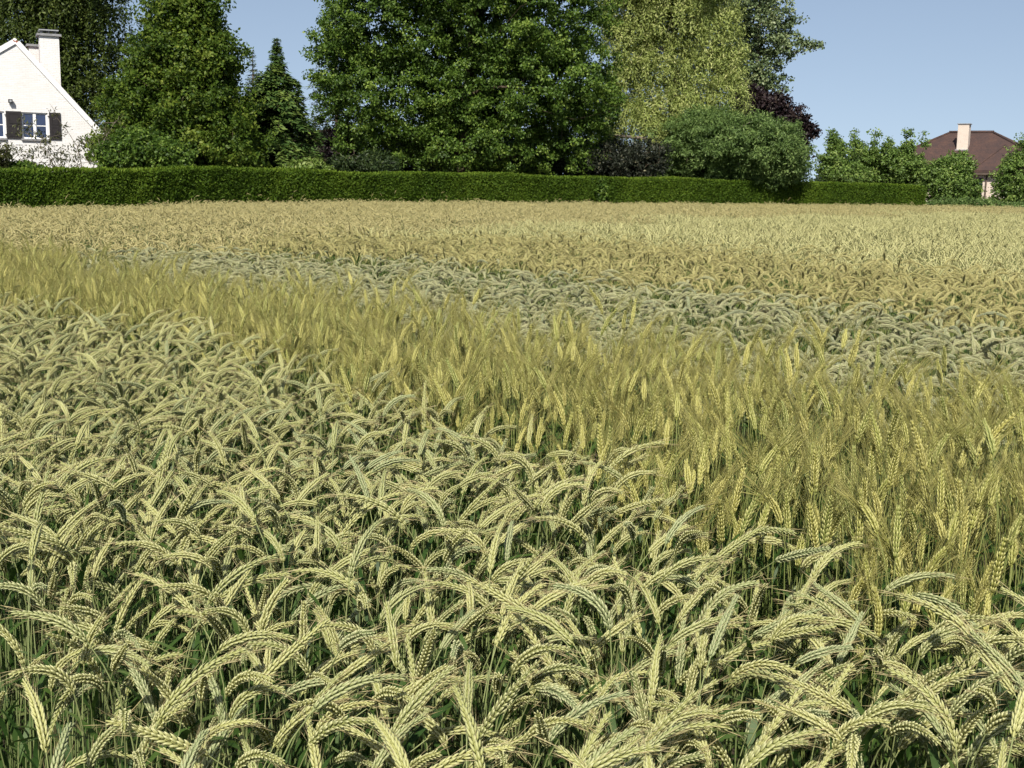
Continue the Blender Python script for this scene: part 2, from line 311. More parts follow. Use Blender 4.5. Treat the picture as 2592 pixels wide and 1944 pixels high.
def white_cottage():
    o = at(38, 95, 48); h = empty('white_cottage', (o[0], o[1], 0), math.radians(24))
    AP, SR, SL = 6.88, 1.135, 0.64                       # apex height, slopes of the right and left half of the gable
    xr, xl, dep, th = 4.35, -5.2, 9.0, 0.30
    zr, zl = AP - SR*xr, AP - SL*xl*-1
    wins = [(0.10, 1.03), (-1.46, -0.53)]; wz0, wz1 = 3.22, 4.23
    # gable wall with real window openings: strips between the openings, cut to the roof line
    top = lambda x: AP - (SR*x if x > 0 else -SL*x)
    mb = MB()
    def strip(x0, x1, z0, z1f):
        xs = [x0] + ([0.0] if x0 < 0 < x1 else []) + [x1]
        up = [(x, z1f(x)) for x in xs]; lo = [(x0, z0), (x1, z0)]
        poly = lo + up[::-1]; n = len(poly)
        v = [(x, 0, z) for x, z in poly] + [(x, th, z) for x, z in poly]
        mb.add(v, [tuple(range(n)), tuple(range(2*n-1, n-1, -1))] + [(i, i+n, (i+1) % n + n, (i+1) % n) for i in range(n)])
    E_ = 0.0
    strip(xl, wins[1][0], -0.3, top); strip(wins[1][1], wins[0][0], -0.3, top); strip(wins[0][1], xr, -0.3, top)
    for a, b_ in wins: strip(a, b_, -0.3, lambda x: wz0); strip(a, b_, wz1, top)
    mb.box((xl, th + 0.002, -0.3), (xl + 0.28, dep, zl - 0.05)); mb.box((xr - 0.28, th + 0.002, -0.3), (xr, dep, zr - 0.1)); mb.box((xl, dep - 0.3, -0.3), (xr, dep, 2.0))
    mb.build('gable_wall', M['white_brick'], h)
    # roof planes, a rendered verge along the gable
    for nm, x1, sl in (('roof_slope', xr + 0.25, SR), ('roof_slope', xl - 0.25, SL)):
        s = 1 if x1 > 0 else -1; nx, nz = sl/math.hypot(1, sl)*s, 1/math.hypot(1, sl); z1 = AP - sl*abs(x1)
        m2 = MB(); a = np.array([[0, 0.10, AP], [x1, 0.10, z1], [x1, dep + 0.2, z1], [0, dep + 0.2, AP]]) + np.array([0, 0, 0.02]); b2 = a + np.array([nx, 0, nz])*0.08
        m2.add(np.concatenate([a, b2]), [(0,3,2,1),(4,5,6,7),(0,1,5,4),(1,2,6,5),(2,3,7,6),(3,0,4,7)]); rf = m2.build(nm, M['red_tile'], h)
        m3 = MB(); a = np.array([[0, -0.07, AP - 0.09], [x1, -0.07, z1 - 0.09], [x1, 0.22, z1 - 0.09], [0, 0.22, AP - 0.09]]); b2 = a + np.array([nx, 0, nz])*0.19
        m3.add(np.concatenate([a, b2]), [(0,3,2,1),(4,5,6,7),(0,1,5,4),(1,2,6,5),(2,3,7,6),(3,0,4,7)]); m3.build('verge', M['white_paint'], rf)
    rid = MB(); rid.tube([(0, 0.23, AP + 0.06), (0, dep/2, AP + 0.06), (0, dep + 0.22, AP + 0.06)], [0.09]*3, 8); rid.build('ridge_cap', M['white_paint'], h, True)
    # two chimney stacks
    for x0, x1, y0, y1, zt in ((0.90, 1.63, 0.55, 1.25, 7.22), (0.56, 1.10, 1.9, 2.5, 6.92)):
        c = MB(); c.box((x0, y0, 3.8), (x1, y1, zt)); ch = c.build('chimney', M['white_brick'], h)
        k = MB(); k.box((x0 - 0.09, y0 - 0.09, zt), (x1 + 0.09, y1 + 0.09, zt + 0.09)); k.build('chimney_slab', M['slate'], ch)
        if zt > 7:
            for px in (x0 + 0.08, x1 - 0.14, (x0 + x1)/2 - 0.03):
                k = MB(); k.box((px, y0 + 0.1, zt + 0.09), (px + 0.05, y1 - 0.1, zt + 0.21)); k.build('chimney_post', M['slate'], ch)
            k = MB(); k.box((x0 + 0.0, y0, zt + 0.21), (x1 - 0.0, y1, zt + 0.255)); k.build('chimney_lid', M['metal'], ch)
            k = MB(); k.box((x0 - 0.02, y0 - 0.012, 5.38), (x0 + 0.02, y0 + 0.4, 6.2)); 
    # windows: frame, mullion, glazing bars, panes; sill; shutters with raised panels
    for a, b_ in wins:
        w = MB(); f = 0.055
        for lo, hi in (((a, 0.06, wz0), (a + f, 0.13, wz1)), ((b_ - f, 0.06, wz0), (b_, 0.13, wz1)), ((a + f, 0.06, wz1 - f), (b_ - f, 0.13, wz1)), ((a + f, 0.06, wz0), (b_ - f, 0.13, wz0 + f))): w.box(lo, hi)
        mid = (a + b_)/2; w.box((mid - 0.055, 0.055, wz0 + f), (mid + 0.055, 0.135, wz1 - f)); win = w.build('window', M['white_paint'], h)
        for p0, p1 in ((a + f, mid - 0.055), (mid + 0.055, b_ - f)):
            cz = (wz0 + wz1)/2
            g = MB(); g.box((p0, 0.075, cz - 0.018), (p1, 0.115, cz + 0.018)); g.build('glazing_bar', M['white_paint'], win)
            for z0, z1 in ((wz0 + f, cz - 0.018), (cz + 0.018, wz1 - f)):
                g = MB(); g.box((p0, 0.09, z0), (p1, 0.10, z1)); g.build('pane', M['glass_blue'], win)
        g = MB(); g.box((a - 0.05, -0.09, wz0 - 0.075), (b_ + 0.05, 0.07, wz0 - 0.004)); g.build('sill', M['slate'], h)
    for s0, s1, hinge in ((-0.47, 0.085, -1), (1.10, 1.52, -1), (-2.02, -1.48, -1)):
        g = MB(); g.box((s0, -0.055, wz0 - 0.01), (s1, -0.012, wz1 + 0.02)); sh = g.build('shutter', M['dark_wood'], h)
        for z0, z1 in ((wz0 + 0.08, wz0 + 0.47), (wz0 + 0.56, wz1 - 0.06)):
            for lo, hi in (((s0 + 0.09, -0.068, z0), (s0 + 0.115, -0.055, z1)), ((s1 - 0.115, -0.068, z0), (s1 - 0.09, -0.055, z1)), ((s0 + 0.115, -0.068, z1 - 0.025), (s1 - 0.115, -0.055, z1)), ((s0 + 0.115, -0.068, z0), (s1 - 0.115, -0.055, z0 + 0.025))):
                g = MB(); g.box(lo, hi); g.build('shutter_moulding', M['dark_wood'], sh)
        for z in (wz0 + 0.13, wz1 - 0.13):
            g = MB(); g.box((s0 - 0.05, -0.05, z - 0.02), (s0 + 0.02, -0.058 + 0.02, z + 0.02)); g.build('hinge', M['black'], sh)
    for k in range(4):                                    # ventilation slots under the sill
        g = MB(); x = -0.32 + 0.16*k; g.box((x, -0.004, 2.955), (x + 0.09, 0.03, 2.975)); g.build('vent_slot', M['black'], h)
    g = MB(); g.box((-0.33, -0.06, 4.57), (-0.23, 0.001, 4.67)); lm = g.build('wall_lamp', M['black'], h)
    g = MB(); g.box((-0.36, -0.20, 4.56), (-0.20, -0.06, 4.69)); g.build('lamp_housing', M['black'], lm)
    g = MB(); g.tube([(-0.28, -0.215, 4.62), (-0.28, -0.195, 4.62)], [0.045, 0.05], 10); g.build('lamp_lens', M['metal'], lm)
    return tag(h, 'white painted brick cottage gable with dark shutters and tall chimney', 'house')
white_cottage()

# ------------------------------------------------------------------ brown-roofed bungalow on the far side
M['brown_tile'] = tile_roof('brown_tile', (0.046, 0.031, 0.029), (0.068, 0.039, 0.033), (0.094, 0.052, 0.038), 0.33)
M['cream'] = plain('cream_render', (0.62, 0.53, 0.45), 0.85, 0.2, 0.06, 3.0, 0.2, 40.0)
M['soffit'] = plain('soffit_board', (0.10, 0.075, 0.06), 0.7, 0.2, 0.15, 5.0)
def bungalow():
    h = empty('bungalow', (34.35, 93.0, -0.05), math.radians(-30))
    EZ, RZ = 3.38, 6.30
    def hip(mb, x0, x1, y0, y1, rx0, rx1, ry, ez, rz):
        v = [(x0,y0,ez),(x1,y0,ez),(x1,y1,ez),(x0,y1,ez),(rx0,ry,rz),(rx1,ry,rz)]
        w = [(p[0], p[1], p[2] - 0.16) for p in v[:4]]
        mb.add(v + w, [(0,1,5,4),(1,2,5),(2,3,4,5),(3,0,4),(0,6,7,1),(1,7,8,2),(2,8,9,3),(3,9,6,0),(6,9,8,7)])
    mb = MB(); hip(mb, -6.6, 7.4, -5.6, 5.6, -1.55, 1.55, 0.0, EZ, RZ); rf = mb.build('roof', M['brown_tile'], h)
    mb = MB(); mb.tube([(-1.6, 0, RZ + 0.03), (0, 0, RZ + 0.04), (1.6, 0, RZ + 0.03)], [0.11]*3, 8); mb.build('ridge_tile', M['brown_tile'], rf, True)
    for a, b_ in (((-1.55, 0, RZ), (-6.6, -5.6, EZ)), ((1.55, 0, RZ), (7.4, -5.6, EZ)), ((1.55, 0, RZ), (7.4, 5.6, EZ)), ((-1.55, 0, RZ), (-6.6, 5.6, EZ))):
        mb = MB(); a, b_ = np.array(a), np.array(b_); mb.tube([a, (a + b_)/2, b_], [0.10]*3, 6); mb.build('hip_tile', M['brown_tile'], rf, True)
    # hipped bay towards the field
    bx0, bx1, by = 1.6, 4.8, -8.2
    mb = MB(); v = [(bx0,by,EZ),(bx1,by,EZ),(bx1,-3.0,EZ),(bx0,-3.0,EZ),(3.2,-5.2,5.15),(3.2,-2.2,5.15)]; w = [(p[0],p[1],p[2]-0.16) for p in v[:2]] + [(bx1,-5.75,EZ-0.16),(bx0,-5.75,EZ-0.16)]
    mb.add(v + w, [(0,1,4),(1,2,5,4),(3,0,4,5),(0,6,7,1),(6,9,8,7)]); mb.build('bay_roof', M['brown_tile'], rf)
    for a, b_ in (((3.2, -5.2, 5.15), (bx0, by, EZ)), ((3.2, -5.2, 5.15), (bx1, by, EZ))):
        mb = MB(); a, b_ = np.array(a), np.array(b_); mb.tube([a, (a + b_)/2, b_], [0.09]*3, 6); mb.build('hip_tile', M['brown_tile'], rf, True)
    mb = MB(); mb.box((-6.1, -5.1, -0.3), (6.9, 5.1, EZ - 0.165)); mb.build('wall', M['cream'], h)
    mb = MB(); mb.box((bx0 + 0.45, by + 0.5, -0.3), (bx1 - 0.45, -5.103, EZ - 0.165)); mb.build('bay_wall', M['cream'], h)
    mb = MB(); mb.box((bx0 + 0.02, by + 0.02, EZ - 0.33), (bx1 - 0.02, by + 0.14, EZ - 0.162)); mb.build('fascia_board', M['soffit'], h)
    mb = MB(); mb.box((-6.55, -5.55, EZ - 0.33), (bx0 - 0.02, -5.43, EZ - 0.162)); mb.build('fascia_board', M['soffit'], h)
    mb = MB(); mb.tube([(bx0 + 0.95, by + 0.44, EZ - 0.3), (bx0 + 0.95, by + 0.43, 1.5), (bx0 + 0.95, by + 0.44, 0.0)], [0.055]*3, 8); mb.build('downpipe', M['soffit'], h, True)
    mb = MB(); mb.box((bx0 + 0.46, by + 0.485, 1.2), (bx0 + 0.72, by + 0.55, 2.85)); wn_ = mb.build('window', M['soffit'], h)
    mb = MB(); mb.box((bx0 + 0.50, by + 0.475, 1.25), (bx0 + 0.69, by + 0.484, 2.8)); mb.build('pane', M['glass_blue'], wn_)
    for x in (-4.6, -1.4):
        mb = MB(); mb.box((x, -5.12, 0.9), (x + 1.6, -5.05, 2.4)); w_ = mb.build('window', M['soffit'], h)
        mb = MB(); mb.box((x + 0.08, -5.135, 0.98), (x + 1.52, -5.122, 2.32)); mb.build('pane', M['glass_blue'], w_)
    mb = MB(); mb.box((-0.52, -2.6, 4.3), (0.26, -1.85, 6.78)); ch = mb.build('chimney', M['cream'], h)
    mb = MB(); mb.box((-0.58, -2.66, 6.78), (0.32, -1.79, 6.84)); mb.build('chimney_slab', M['slate'], ch)
    mb = MB(); mb.box((0.255, -2.45, 6.54), (0.264, -2.12, 6.75)); mb.build('flue_opening', M['black'], ch)
    mb = MB(); mb.box((-0.60, -2.70, 4.86), (0.34, -2.602, 4.96)); mb.build('flashing', M['metal'], ch)
    return tag(h, 'low bungalow with brown hipped tile roof and cream chimney', 'house')
bungalow()

# ------------------------------------------------------------------ clipped hedge
M['hedge_leaf'] = leafy('hedge_leaf', [(0.0, (0.040, 0.080, 0.008)), (0.5, (0.085, 0.150, 0.013)), (1.0, (0.165, 0.235, 0.024))], 0.3, 0.6, 0.15, (0.78, 0.82, 0.75), 0.45)
M['hedge_core'] = plain('hedge_core', (0.03, 0.045, 0.010), 0.95, 0.05, 0.4, 6.0)
HU = [(-17.15, 33, 1.80), (-15.2, 36, 1.89), (-12.4, 38, 2.02), (-9.02, 43, 2.10), (-2.14, 50, 2.12), (3.62, 54, 2.14), (13.55, 61, 2.07), (21.82, 65, 2.05)]
HX, HY, HT = (np.array([p[i] for p in HU], float) for i in range(3))
def hedge():
    ex = np.concatenate([[-27.0], HX]); ey = np.concatenate([[24.0], HY]); et = np.concatenate([[1.8], HT])
    seg = np.concatenate([[0], np.cumsum(np.hypot(np.diff(ex), np.diff(ey)))]); Lt = seg[-1]
    r = np.random.default_rng(31)
    fx, fy, ft = (lambda s, a=a: np.interp(s, seg, a) for a in (ex, ey, et))
    def frame(s):
        t = np.stack([fx(s + 0.5) - fx(s - 0.5), fy(s + 0.5) - fy(s - 0.5)], -1); t = unit(t); return t, np.stack([t[:, 1], -t[:, 0]], -1)   # tangent, normal to the field
    wob = lambda s, h: 0.035*np.sin(s*1.3 + h*2) + 0.03*np.sin(s*2.9 + 1.1) + 0.025*np.sin(s*5.3 - h*4)
    topz = lambda s: ft(s) + 0.04*np.sin(s*0.55) + 0.025*np.sin(s*1.3 + 2) + 0.012*np.sin(s*4.1)
    root = empty('clipped_hedge', (0, 0, 0)); W = 1.0
    ns = 240; s = np.linspace(0, Lt, ns); t, n = frame(s); prof = [(0.0, 0.0), (0.03, 0.6), (0.0, 0.97), (-0.08, 1.0), (-W + 0.08, 1.0), (-W, 0.97), (-W, 0.0)]
    mb = MB(); V = []
    for o, hz in prof:
        oo = o - 0.06 + (wob(s, hz*2) if -0.5 < o else 0)
        V.append(np.stack([fx(s) + n[:, 0]*oo, fy(s) + n[:, 1]*oo, -0.25 + (topz(s) + 0.25 - 0.06)*hz], -1))
    V = np.stack(V, 1); k = len(prof)
    mb.add(V.reshape(-1, 3), [(i*k + j, i*k + j + 1, (i+1)*k + j + 1, (i+1)*k + j) for i in range(ns-1) for j in range(k-1)] + [tuple(range(k))[::-1], tuple((ns-1)*k + j for j in range(k))])
    mb.build('hedge_body', M['hedge_core'], root)
    # clipped sprays: front face, top, right-hand end
    soups = []
    def face(nl, kind):
        s = r.random(nl)*Lt
        if kind == 'front': hz = 0.30 + 0.70*r.random(nl); o = wob(s, hz*2) + r.normal(0, 0.025, nl)
        else: hz = np.ones(nl); o = -W*r.random(nl)
        if kind == 'end': s = np.full(nl, Lt) + r.normal(0.02, 0.03, nl); hz = 0.2 + 0.8*r.random(nl); o = -W*r.random(nl)
        t, n = frame(s); n3 = np.concatenate([n, np.zeros((nl, 1))], 1); t3 = np.concatenate([t, np.zeros((nl, 1))], 1); zz = np.array([0, 0, 1.0])
        P = np.stack([fx(s) + n[:, 0]*o + (t[:, 0]*(s - Lt) if kind == 'end' else 0), fy(s) + n[:, 1]*o + (t[:, 1]*(s - Lt) if kind == 'end' else 0), topz(s)*hz + (r.normal(0.01, 0.022, nl) if kind == 'top' else 0)], -1)
        O = {'front': n3, 'top': np.broadcast_to(zz, (nl, 3)), 'end': t3}[kind]
        D = unit(O*0.35 + rand_dirs(nl, r)*0.6 + zz*0.45); N = unit(O*0.9 + rand_dirs(nl, r)*0.75)
        sc_ = r.uniform(0.6, 1.4, nl)
        v, f = leaf_soup(P - D*0.03, D, N, 0.085*sc_, 0.042*sc_)
        low = 0.0
        tint = np.clip(r.normal(0.45, 0.2, nl) + 0.10*np.sin(s*0.7) + 0.07*np.sin(s*2.1 + 1) + (0.28 if kind == 'top' else 0.0), 0, 1)  # top sprays lighter: the stronger light on the top put into their tint
        return v, f, np.repeat(tint, 4)
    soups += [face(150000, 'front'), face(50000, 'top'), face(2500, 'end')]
    v, f, a = cat_soups(soups); link('clipped_sprays', tri_mesh('clipped_sprays', v, f, a, M['hedge_leaf']), root)
    tag(root, 'long clipped green hedge along the far edge of the field', 'hedge')
hedge()

# ------------------------------------------------------------------ trees and shrubs of the gardens
F = {}
F['linden'] = leafy('linden_leaf', [(0.0, (0.029, 0.063, 0.009)), (0.5, (0.093, 0.156, 0.018)), (0.85, (0.170, 0.226, 0.030)), (1.0, (0.223, 0.271, 0.046))], 0.42, 0.5, 0.25)
F['green'] = leafy('goat_willow_leaf', [(0.0, (0.038, 0.079, 0.012)), (0.55, (0.106, 0.188, 0.025)), (1.0, (0.276, 0.378, 0.068))], 0.42, 0.5, 0.35)
F['birch'] = leafy('birch_leaf', [(0.0, (0.032, 0.055, 0.011)), (0.55, (0.082, 0.121, 0.022)), (1.0, (0.179, 0.225, 0.049))], 0.42, 0.5, 0.3)
F['willow'] = leafy('weeping_willow_leaf', [(0.0, (0.163, 0.212, 0.055)), (0.5, (0.371, 0.440, 0.123)), (1.0, (0.581, 0.593, 0.253))], 0.35, 0.5, 0.3)
F['poplar'] = leafy('poplar_leaf', [(0.0, (0.066, 0.101, 0.041)), (0.55, (0.160, 0.218, 0.089)), (1.0, (0.355, 0.401, 0.195))], 0.25, 0.45, 0.4)
F['copper'] = leafy('copper_beech_leaf', [(0.0, (0.010, 0.007, 0.008)), (0.6, (0.027, 0.015, 0.017)), (1.0, (0.057, 0.042, 0.032))], 0.2, 0.5, 0.3)
F['greygreen'] = leafy('grey_green_leaf', [(0.0, (0.067, 0.119, 0.031)), (0.55, (0.159, 0.247, 0.068)), (1.0, (0.301, 0.404, 0.130))], 0.42, 0.5, 0.3)
F['conifer'] = leafy('conifer_needle', [(0.0, (0.020, 0.048, 0.012)), (0.55, (0.056, 0.109, 0.022)), (1.0, (0.142, 0.199, 0.037))], 0.15, 0.6, 0.25)
F['spruce'] = leafy('spruce_needle', [(0.0, (0.026, 0.047, 0.022)), (0.6, (0.064, 0.097, 0.041)), (1.0, (0.126, 0.168, 0.066))], 0.12, 0.6, 0.25)
F['sapling'] = leafy('alder_leaf', [(0.0, (0.069, 0.120, 0.026)), (0.55, (0.170, 0.272, 0.057)), (1.0, (0.341, 0.436, 0.117))], 0.42, 0.45, 0.35)
F['lime'] = leafy('hydrangea_leaf', [(0.0, (0.07, 0.12, 0.02)), (0.55, (0.17, 0.25, 0.045)), (1.0, (0.33, 0.38, 0.14))], 0.3, 0.5, 0.3)
F['dark'] = leafy('dark_shrub_leaf', [(0.0, (0.013, 0.026, 0.008)), (0.6, (0.034, 0.059, 0.015)), (1.0, (0.079, 0.112, 0.028))], 0.2, 0.5, 0.3)
F['dusky'] = leafy('dusky_shrub_leaf', [(0.0, (0.012, 0.016, 0.010)), (0.6, (0.029, 0.036, 0.020)), (0.9, (0.066, 0.072, 0.045)), (1.0, (0.216, 0.201, 0.120))], 0.2, 0.5, 0.3)
F['sparse'] = leafy('sparse_shrub_leaf', [(0.0, (0.035, 0.045, 0.014)), (0.55, (0.085, 0.095, 0.030)), (1.0, (0.16, 0.16, 0.06))], 0.3, 0.5, 0.3)

broadleaf('birch_tree', 'dark weeping birch towering behind the white cottage', 'tree', [(70, 60, 170, 170), (225, 110, 95, 160), (130, -90, 200, 150), (250, 240, 65, 80), (120, 250, 120, 80)], 64, 130, F['birch'], 800, 0.5, 40, (0.17, 0.11), 0.4, 1, 0.22, M['bark_pale'], 1, 60, fill=0.35, strands=(2200, 1.7, 0.085, (0.17, 0.09)))
broadleaf('linden_tree', 'conical yellow-green linden beside the white cottage', 'tree', [(470, -60, 62, 90), (470, 50, 105, 90), (470, 160, 155, 110), (455, 280, 195, 110), (455, 380, 225, 75)], 46, 470, F['linden'], 1350, 0.36, 72, (0.13, 0.092), 0.55, 1, 0.2, None, 2, 90, flat=0.75)
broadleaf('goat_willow', 'huge dark green broad tree in the middle of the garden', 'tree',
          [(1000, 70, 205, 150), (1330, 40, 235, 170), (1150, -120, 330, 160), (1010, 250, 200, 120), (1380, 220, 200, 130), (1220, 240, 200, 120), (940, 350, 110, 80), (1200, 370, 200, 75), (1450, 340, 90, 90), (1330, 425, 70, 40), (860, 130, 80, 120), (1510, 250, 70, 90)],
          57, 1180, F['green'], 2900, 0.36, 84, (0.135, 0.09), 0.55, 3, 0.26, None, 3, 150, flat=0.7, fill=0.28)
broadleaf('weeping_willow', 'pale yellow-green weeping willow', 'tree', [(1700, 20, 110, 90), (1800, 60, 75, 80), (1850, 130, 45, 60), (1840, 230, 45, 70), (1770, 170, 75, 70), (1680, 150, 80, 70), (1600, 110, 75, 80), (1590, 210, 60, 60), (1660, 250, 65, 60), (1755, 270, 70, 60), (1615, 310, 70, 45), (1700, 340, 70, 50), (1700, -110, 190, 100), (1600, 10, 80, 80), (1545, 290, 50, 70)], 63, 1700, F['willow'], 1700, 0.36, 50, (0.15, 0.055), 0.72, 1, 0.28, M['bark_pale'], 4, 70, fill=0.7, strands=(4200, 1.25, 0.07, (0.17, 0.05)))
broadleaf('poplar_tree', 'tall loose grey-green poplar reaching out behind the weeping willow', 'tree', [(1880, 20, 120, 70), (1950, 120, 85, 65), (1925, 205, 75, 45), (2045, 112, 40, 13), (1995, 70, 40, 40), (1800, -60, 160, 70), (1860, 160, 60, 90)], 74, 1900, F['poplar'], 760, 0.36, 40, (0.17, 0.13), 0.25, 1, 0.26, M['bark_pale'], 5, 110, fill=0.15)
broadleaf('copper_beech', 'dark purple copper beech beside the weeping willow', 'tree', [(1930, 280, 75, 50), (1975, 315, 70, 60), (2035, 335, 32, 22), (1890, 250, 45, 35), (1990, 370, 60, 50)], 71, 1950, F['copper'], 620, 0.38, 46, (0.18, 0.12), 0.3, 1, 0.18, None, 6, 70)
broadleaf('olive_shrub', 'big rounded grey-green shrub spilling over the hedge', 'shrub', [(1850, 370, 190, 85), (1790, 325, 95, 50), (1940, 425, 95, 55), (1730, 410, 75, 50), (1860, 440, 90, 42), (1990, 420, 62, 48)], 61, 1850, F['greygreen'], 1300, 0.34, 62, (0.17, 0.06), 0.6, 3, 0.1, M['bark_pale'], 7, 60, deep=0.8)
broadleaf('blue_green_bush', 'rounded green bush at the foot of the linden', 'shrub', [(350, 385, 85, 52), (300, 400, 60, 40), (430, 400, 60, 42)], 41.5, 350, F['green'], 330, 0.26, 46, (0.11, 0.075), 0.55, 2, 0.05, None, 8, 30, deep=0.7)
broadleaf('hydrangea_bush', 'small lime-green hydrangea bush peeping over the hedge', 'shrub', [(780, 428, 52, 24), (760, 440, 40, 20), (800, 442, 42, 20)], 46.5, 780, F['lime'], 130, 0.2, 40, (0.13, 0.09), 0.5, 2, 0.03, None, 9, 15)
broadleaf('purple_shrub', 'dark purple shrub in the shade beside the big green tree', 'shrub', [(865, 360, 50, 50), (880, 400, 50, 40)], 58, 868, F['copper'], 150, 0.35, 40, (0.12, 0.08), 0.4, 2, 0.05, None, 10, 20)
broadleaf('rhododendron', 'low dark green rhododendron behind the hedge beside the hydrangea', 'shrub', [(880, 425, 65, 28), (950, 420, 60, 35)], 51.5, 890, F['dark'], 240, 0.28, 40, (0.14, 0.06), 0.5, 2, 0.05, None, 11, 20)
broadleaf('dusky_shrub', 'twiggy dusky shrub with pinkish tips below the weeping willow', 'shrub', [(1560, 405, 85, 50), (1640, 400, 60, 55), (1500, 420, 60, 40)], 57.5, 1570, F['dusky'], 420, 0.3, 36, (0.12, 0.06), 0.4, 3, 0.06, None, 12, 60)
broadleaf('evergreen_backdrop', 'added dark evergreen mass hiding the low sky behind the big green tree', 'tree', [(1100, 380, 150, 70), (1300, 390, 170, 60), (960, 390, 100, 60), (1460, 380, 120, 70), (1380, 430, 160, 36), (1100, 430, 170, 34), (1560, 425, 100, 34)], 66, 1200, F['dark'], 760, 0.45, 44, (0.2, 0.09), 0.4, 2, 0.15, None, 13, 30)  # added evergreens, put in to hide the bright low sky under the crowns
broadleaf('evergreen_infill', 'added dark evergreen mass closing the sky gap behind the pointed cypress', 'tree', [(740, 370, 110, 80), (640, 390, 90, 60), (830, 380, 70, 70), (880, 425, 90, 30)], 70, 740, F['dark'], 380, 0.45, 44, (0.2, 0.09), 0.4, 1, 0.14, None, 14, 30)  # added mass, blocks the horizon light behind the cypress
broadleaf('laurel_bush', 'leafy bush at the picture edge before the cottage wall', 'shrub', [(0, 395, 28, 34), (-40, 400, 40, 45)], 39, -5, F['sparse'], 90, 0.2, 26, (0.10, 0.055), 0.35, 2, 0.03, None, 15, 24)
broadleaf('low_garden_shrub', 'low leafy shrub peeping over the hedge before the cottage', 'shrub', [(40, 424, 45, 15), (85, 432, 32, 10)], 39.5, 50, F['green'], 90, 0.16, 30, (0.10, 0.065), 0.4, 2, 0.03, None, 16, 12)
G2 = 'young trees beside the bungalow'
broadleaf('alder_sapling', 'bright green young alder at the end of the grey-green shrub', 'tree', [(2110, 415, 42, 42), (2118, 372, 20, 30), (2105, 352, 7, 26), (2135, 368, 6, 24), (2135, 440, 55, 35)], 72, 2115, F['sapling'], 230, 0.3, 40, (0.13, 0.09), 0.4, 1, 0.06, None, 17, 40, group=G2)
broadleaf('alder_sapling', 'young alder with two thin leaders between its neighbours', 'tree', [(2190, 415, 48, 45), (2215, 448, 60, 28), (2170, 375, 18, 22), (2212, 360, 8, 34), (2165, 352, 6, 24)], 74, 2190, F['sapling'], 300, 0.3, 40, (0.13, 0.09), 0.4, 1, 0.06, None, 18, 40, group=G2)
broadleaf('alder_sapling', 'slender young alder whose tall shoot crosses the bungalow roof', 'tree', [(2290, 430, 58, 48), (2298, 385, 22, 30), (2297, 345, 12, 26), (2250, 372, 6, 24), (2338, 362, 6, 30), (2250, 400, 30, 35)], 73, 2295, F['sapling'], 280, 0.28, 40, (0.13, 0.09), 0.4, 1, 0.06, None, 19, 40, group=G2)
broadleaf('alder_sapling', 'full round young alder before the bungalow bay', 'tree', [(2400, 465, 75, 65), (2420, 415, 45, 35), (2370, 440, 40, 40), (2440, 490, 45, 35)], 71, 2400, F['sapling'], 420, 0.3, 46, (0.13, 0.09), 0.45, 1, 0.08, None, 20, 40, group=G2)
broadleaf('alder_sapling', 'young alder cut by the right picture edge', 'tree', [(2585, 450, 65, 75), (2590, 385, 35, 40), (2545, 490, 40, 35), (2660, 440, 70, 90)], 70, 2590, F['sapling'], 460, 0.3, 46, (0.13, 0.09), 0.45, 1, 0.08, None, 21, 40, group=G2)
broadleaf('bramble_thicket', 'low bramble thicket at the field edge below the bungalow', 'shrub', [(2400, 520, 60, 16), (2470, 518, 60, 16), (2540, 525, 70, 16), (2640, 528, 70, 20)], 67.5, 2470, F['greygreen'], 300, 0.26, 40, (0.11, 0.07), 0.4, 3, 0.03, None, 22, 30)
broadleaf('ivy_climber', 'dark ivy climbing on the face of the hedge', 'ivy', [(1522, 470, 12, 24), (1522, 495, 10, 20)], 53.75, 1522, F['green'], 46, 0.11, 20, (0.10, 0.085), 0.3, 1, 0.02, None, 23, 10, deep=0.5)

def open_shrub():                                          # thin arching stems with few leaves before the white wall
    r = np.random.default_rng(61); b = at(222, 470, 41.5); b[2] = 0; wood = MB(); tips = []
    for k in range(15):
        d = unit(np.array([r.normal(-0.28, 0.42), r.normal(0, 0.3), 1.0])); L = r.uniform(2.4, 4.0); pts = [b + r.normal(0, 0.12, 3)*np.array([1, 1, 0])]
        for i in range(7): d = unit(d + r.normal(0, 0.10, 3) + np.array([-0.03, 0, -0.03*i*0.5])); pts.append(pts[-1] + d*L/7)
        wood.tube(pts, np.linspace(0.026, 0.006, 8), 5, 0.5, cap=False)
        for i in range(3, 8):
            for q in range(3):
                e = unit(d*0.4 + r.normal(0, 0.8, 3) + np.array([0, 0, 0.2])); l = r.uniform(0.25, 0.7); p2 = pts[i] + e*l
                wood.tube([pts[i], pts[i] + e*l*0.5 + r.normal(0, 0.03, 3), p2], [0.009, 0.007, 0.004], 4, 0.5, cap=False)
                tips += [p2, pts[i] + e*l*0.65] if r.random() < 0.8 else []
    P = np.array(tips); v = clump_leaves(P, np.broadcast_to(np.array([0, 0, 1.0]), P.shape).copy(), 0.2, 11, (0.12, 0.05), r, 0.5)
    tree('open_shrub', 'thin open shrub with arching twigs before the white cottage wall', 'shrub', b, [v], F['sparse'], wood, M['bark_pale'])
open_shrub()

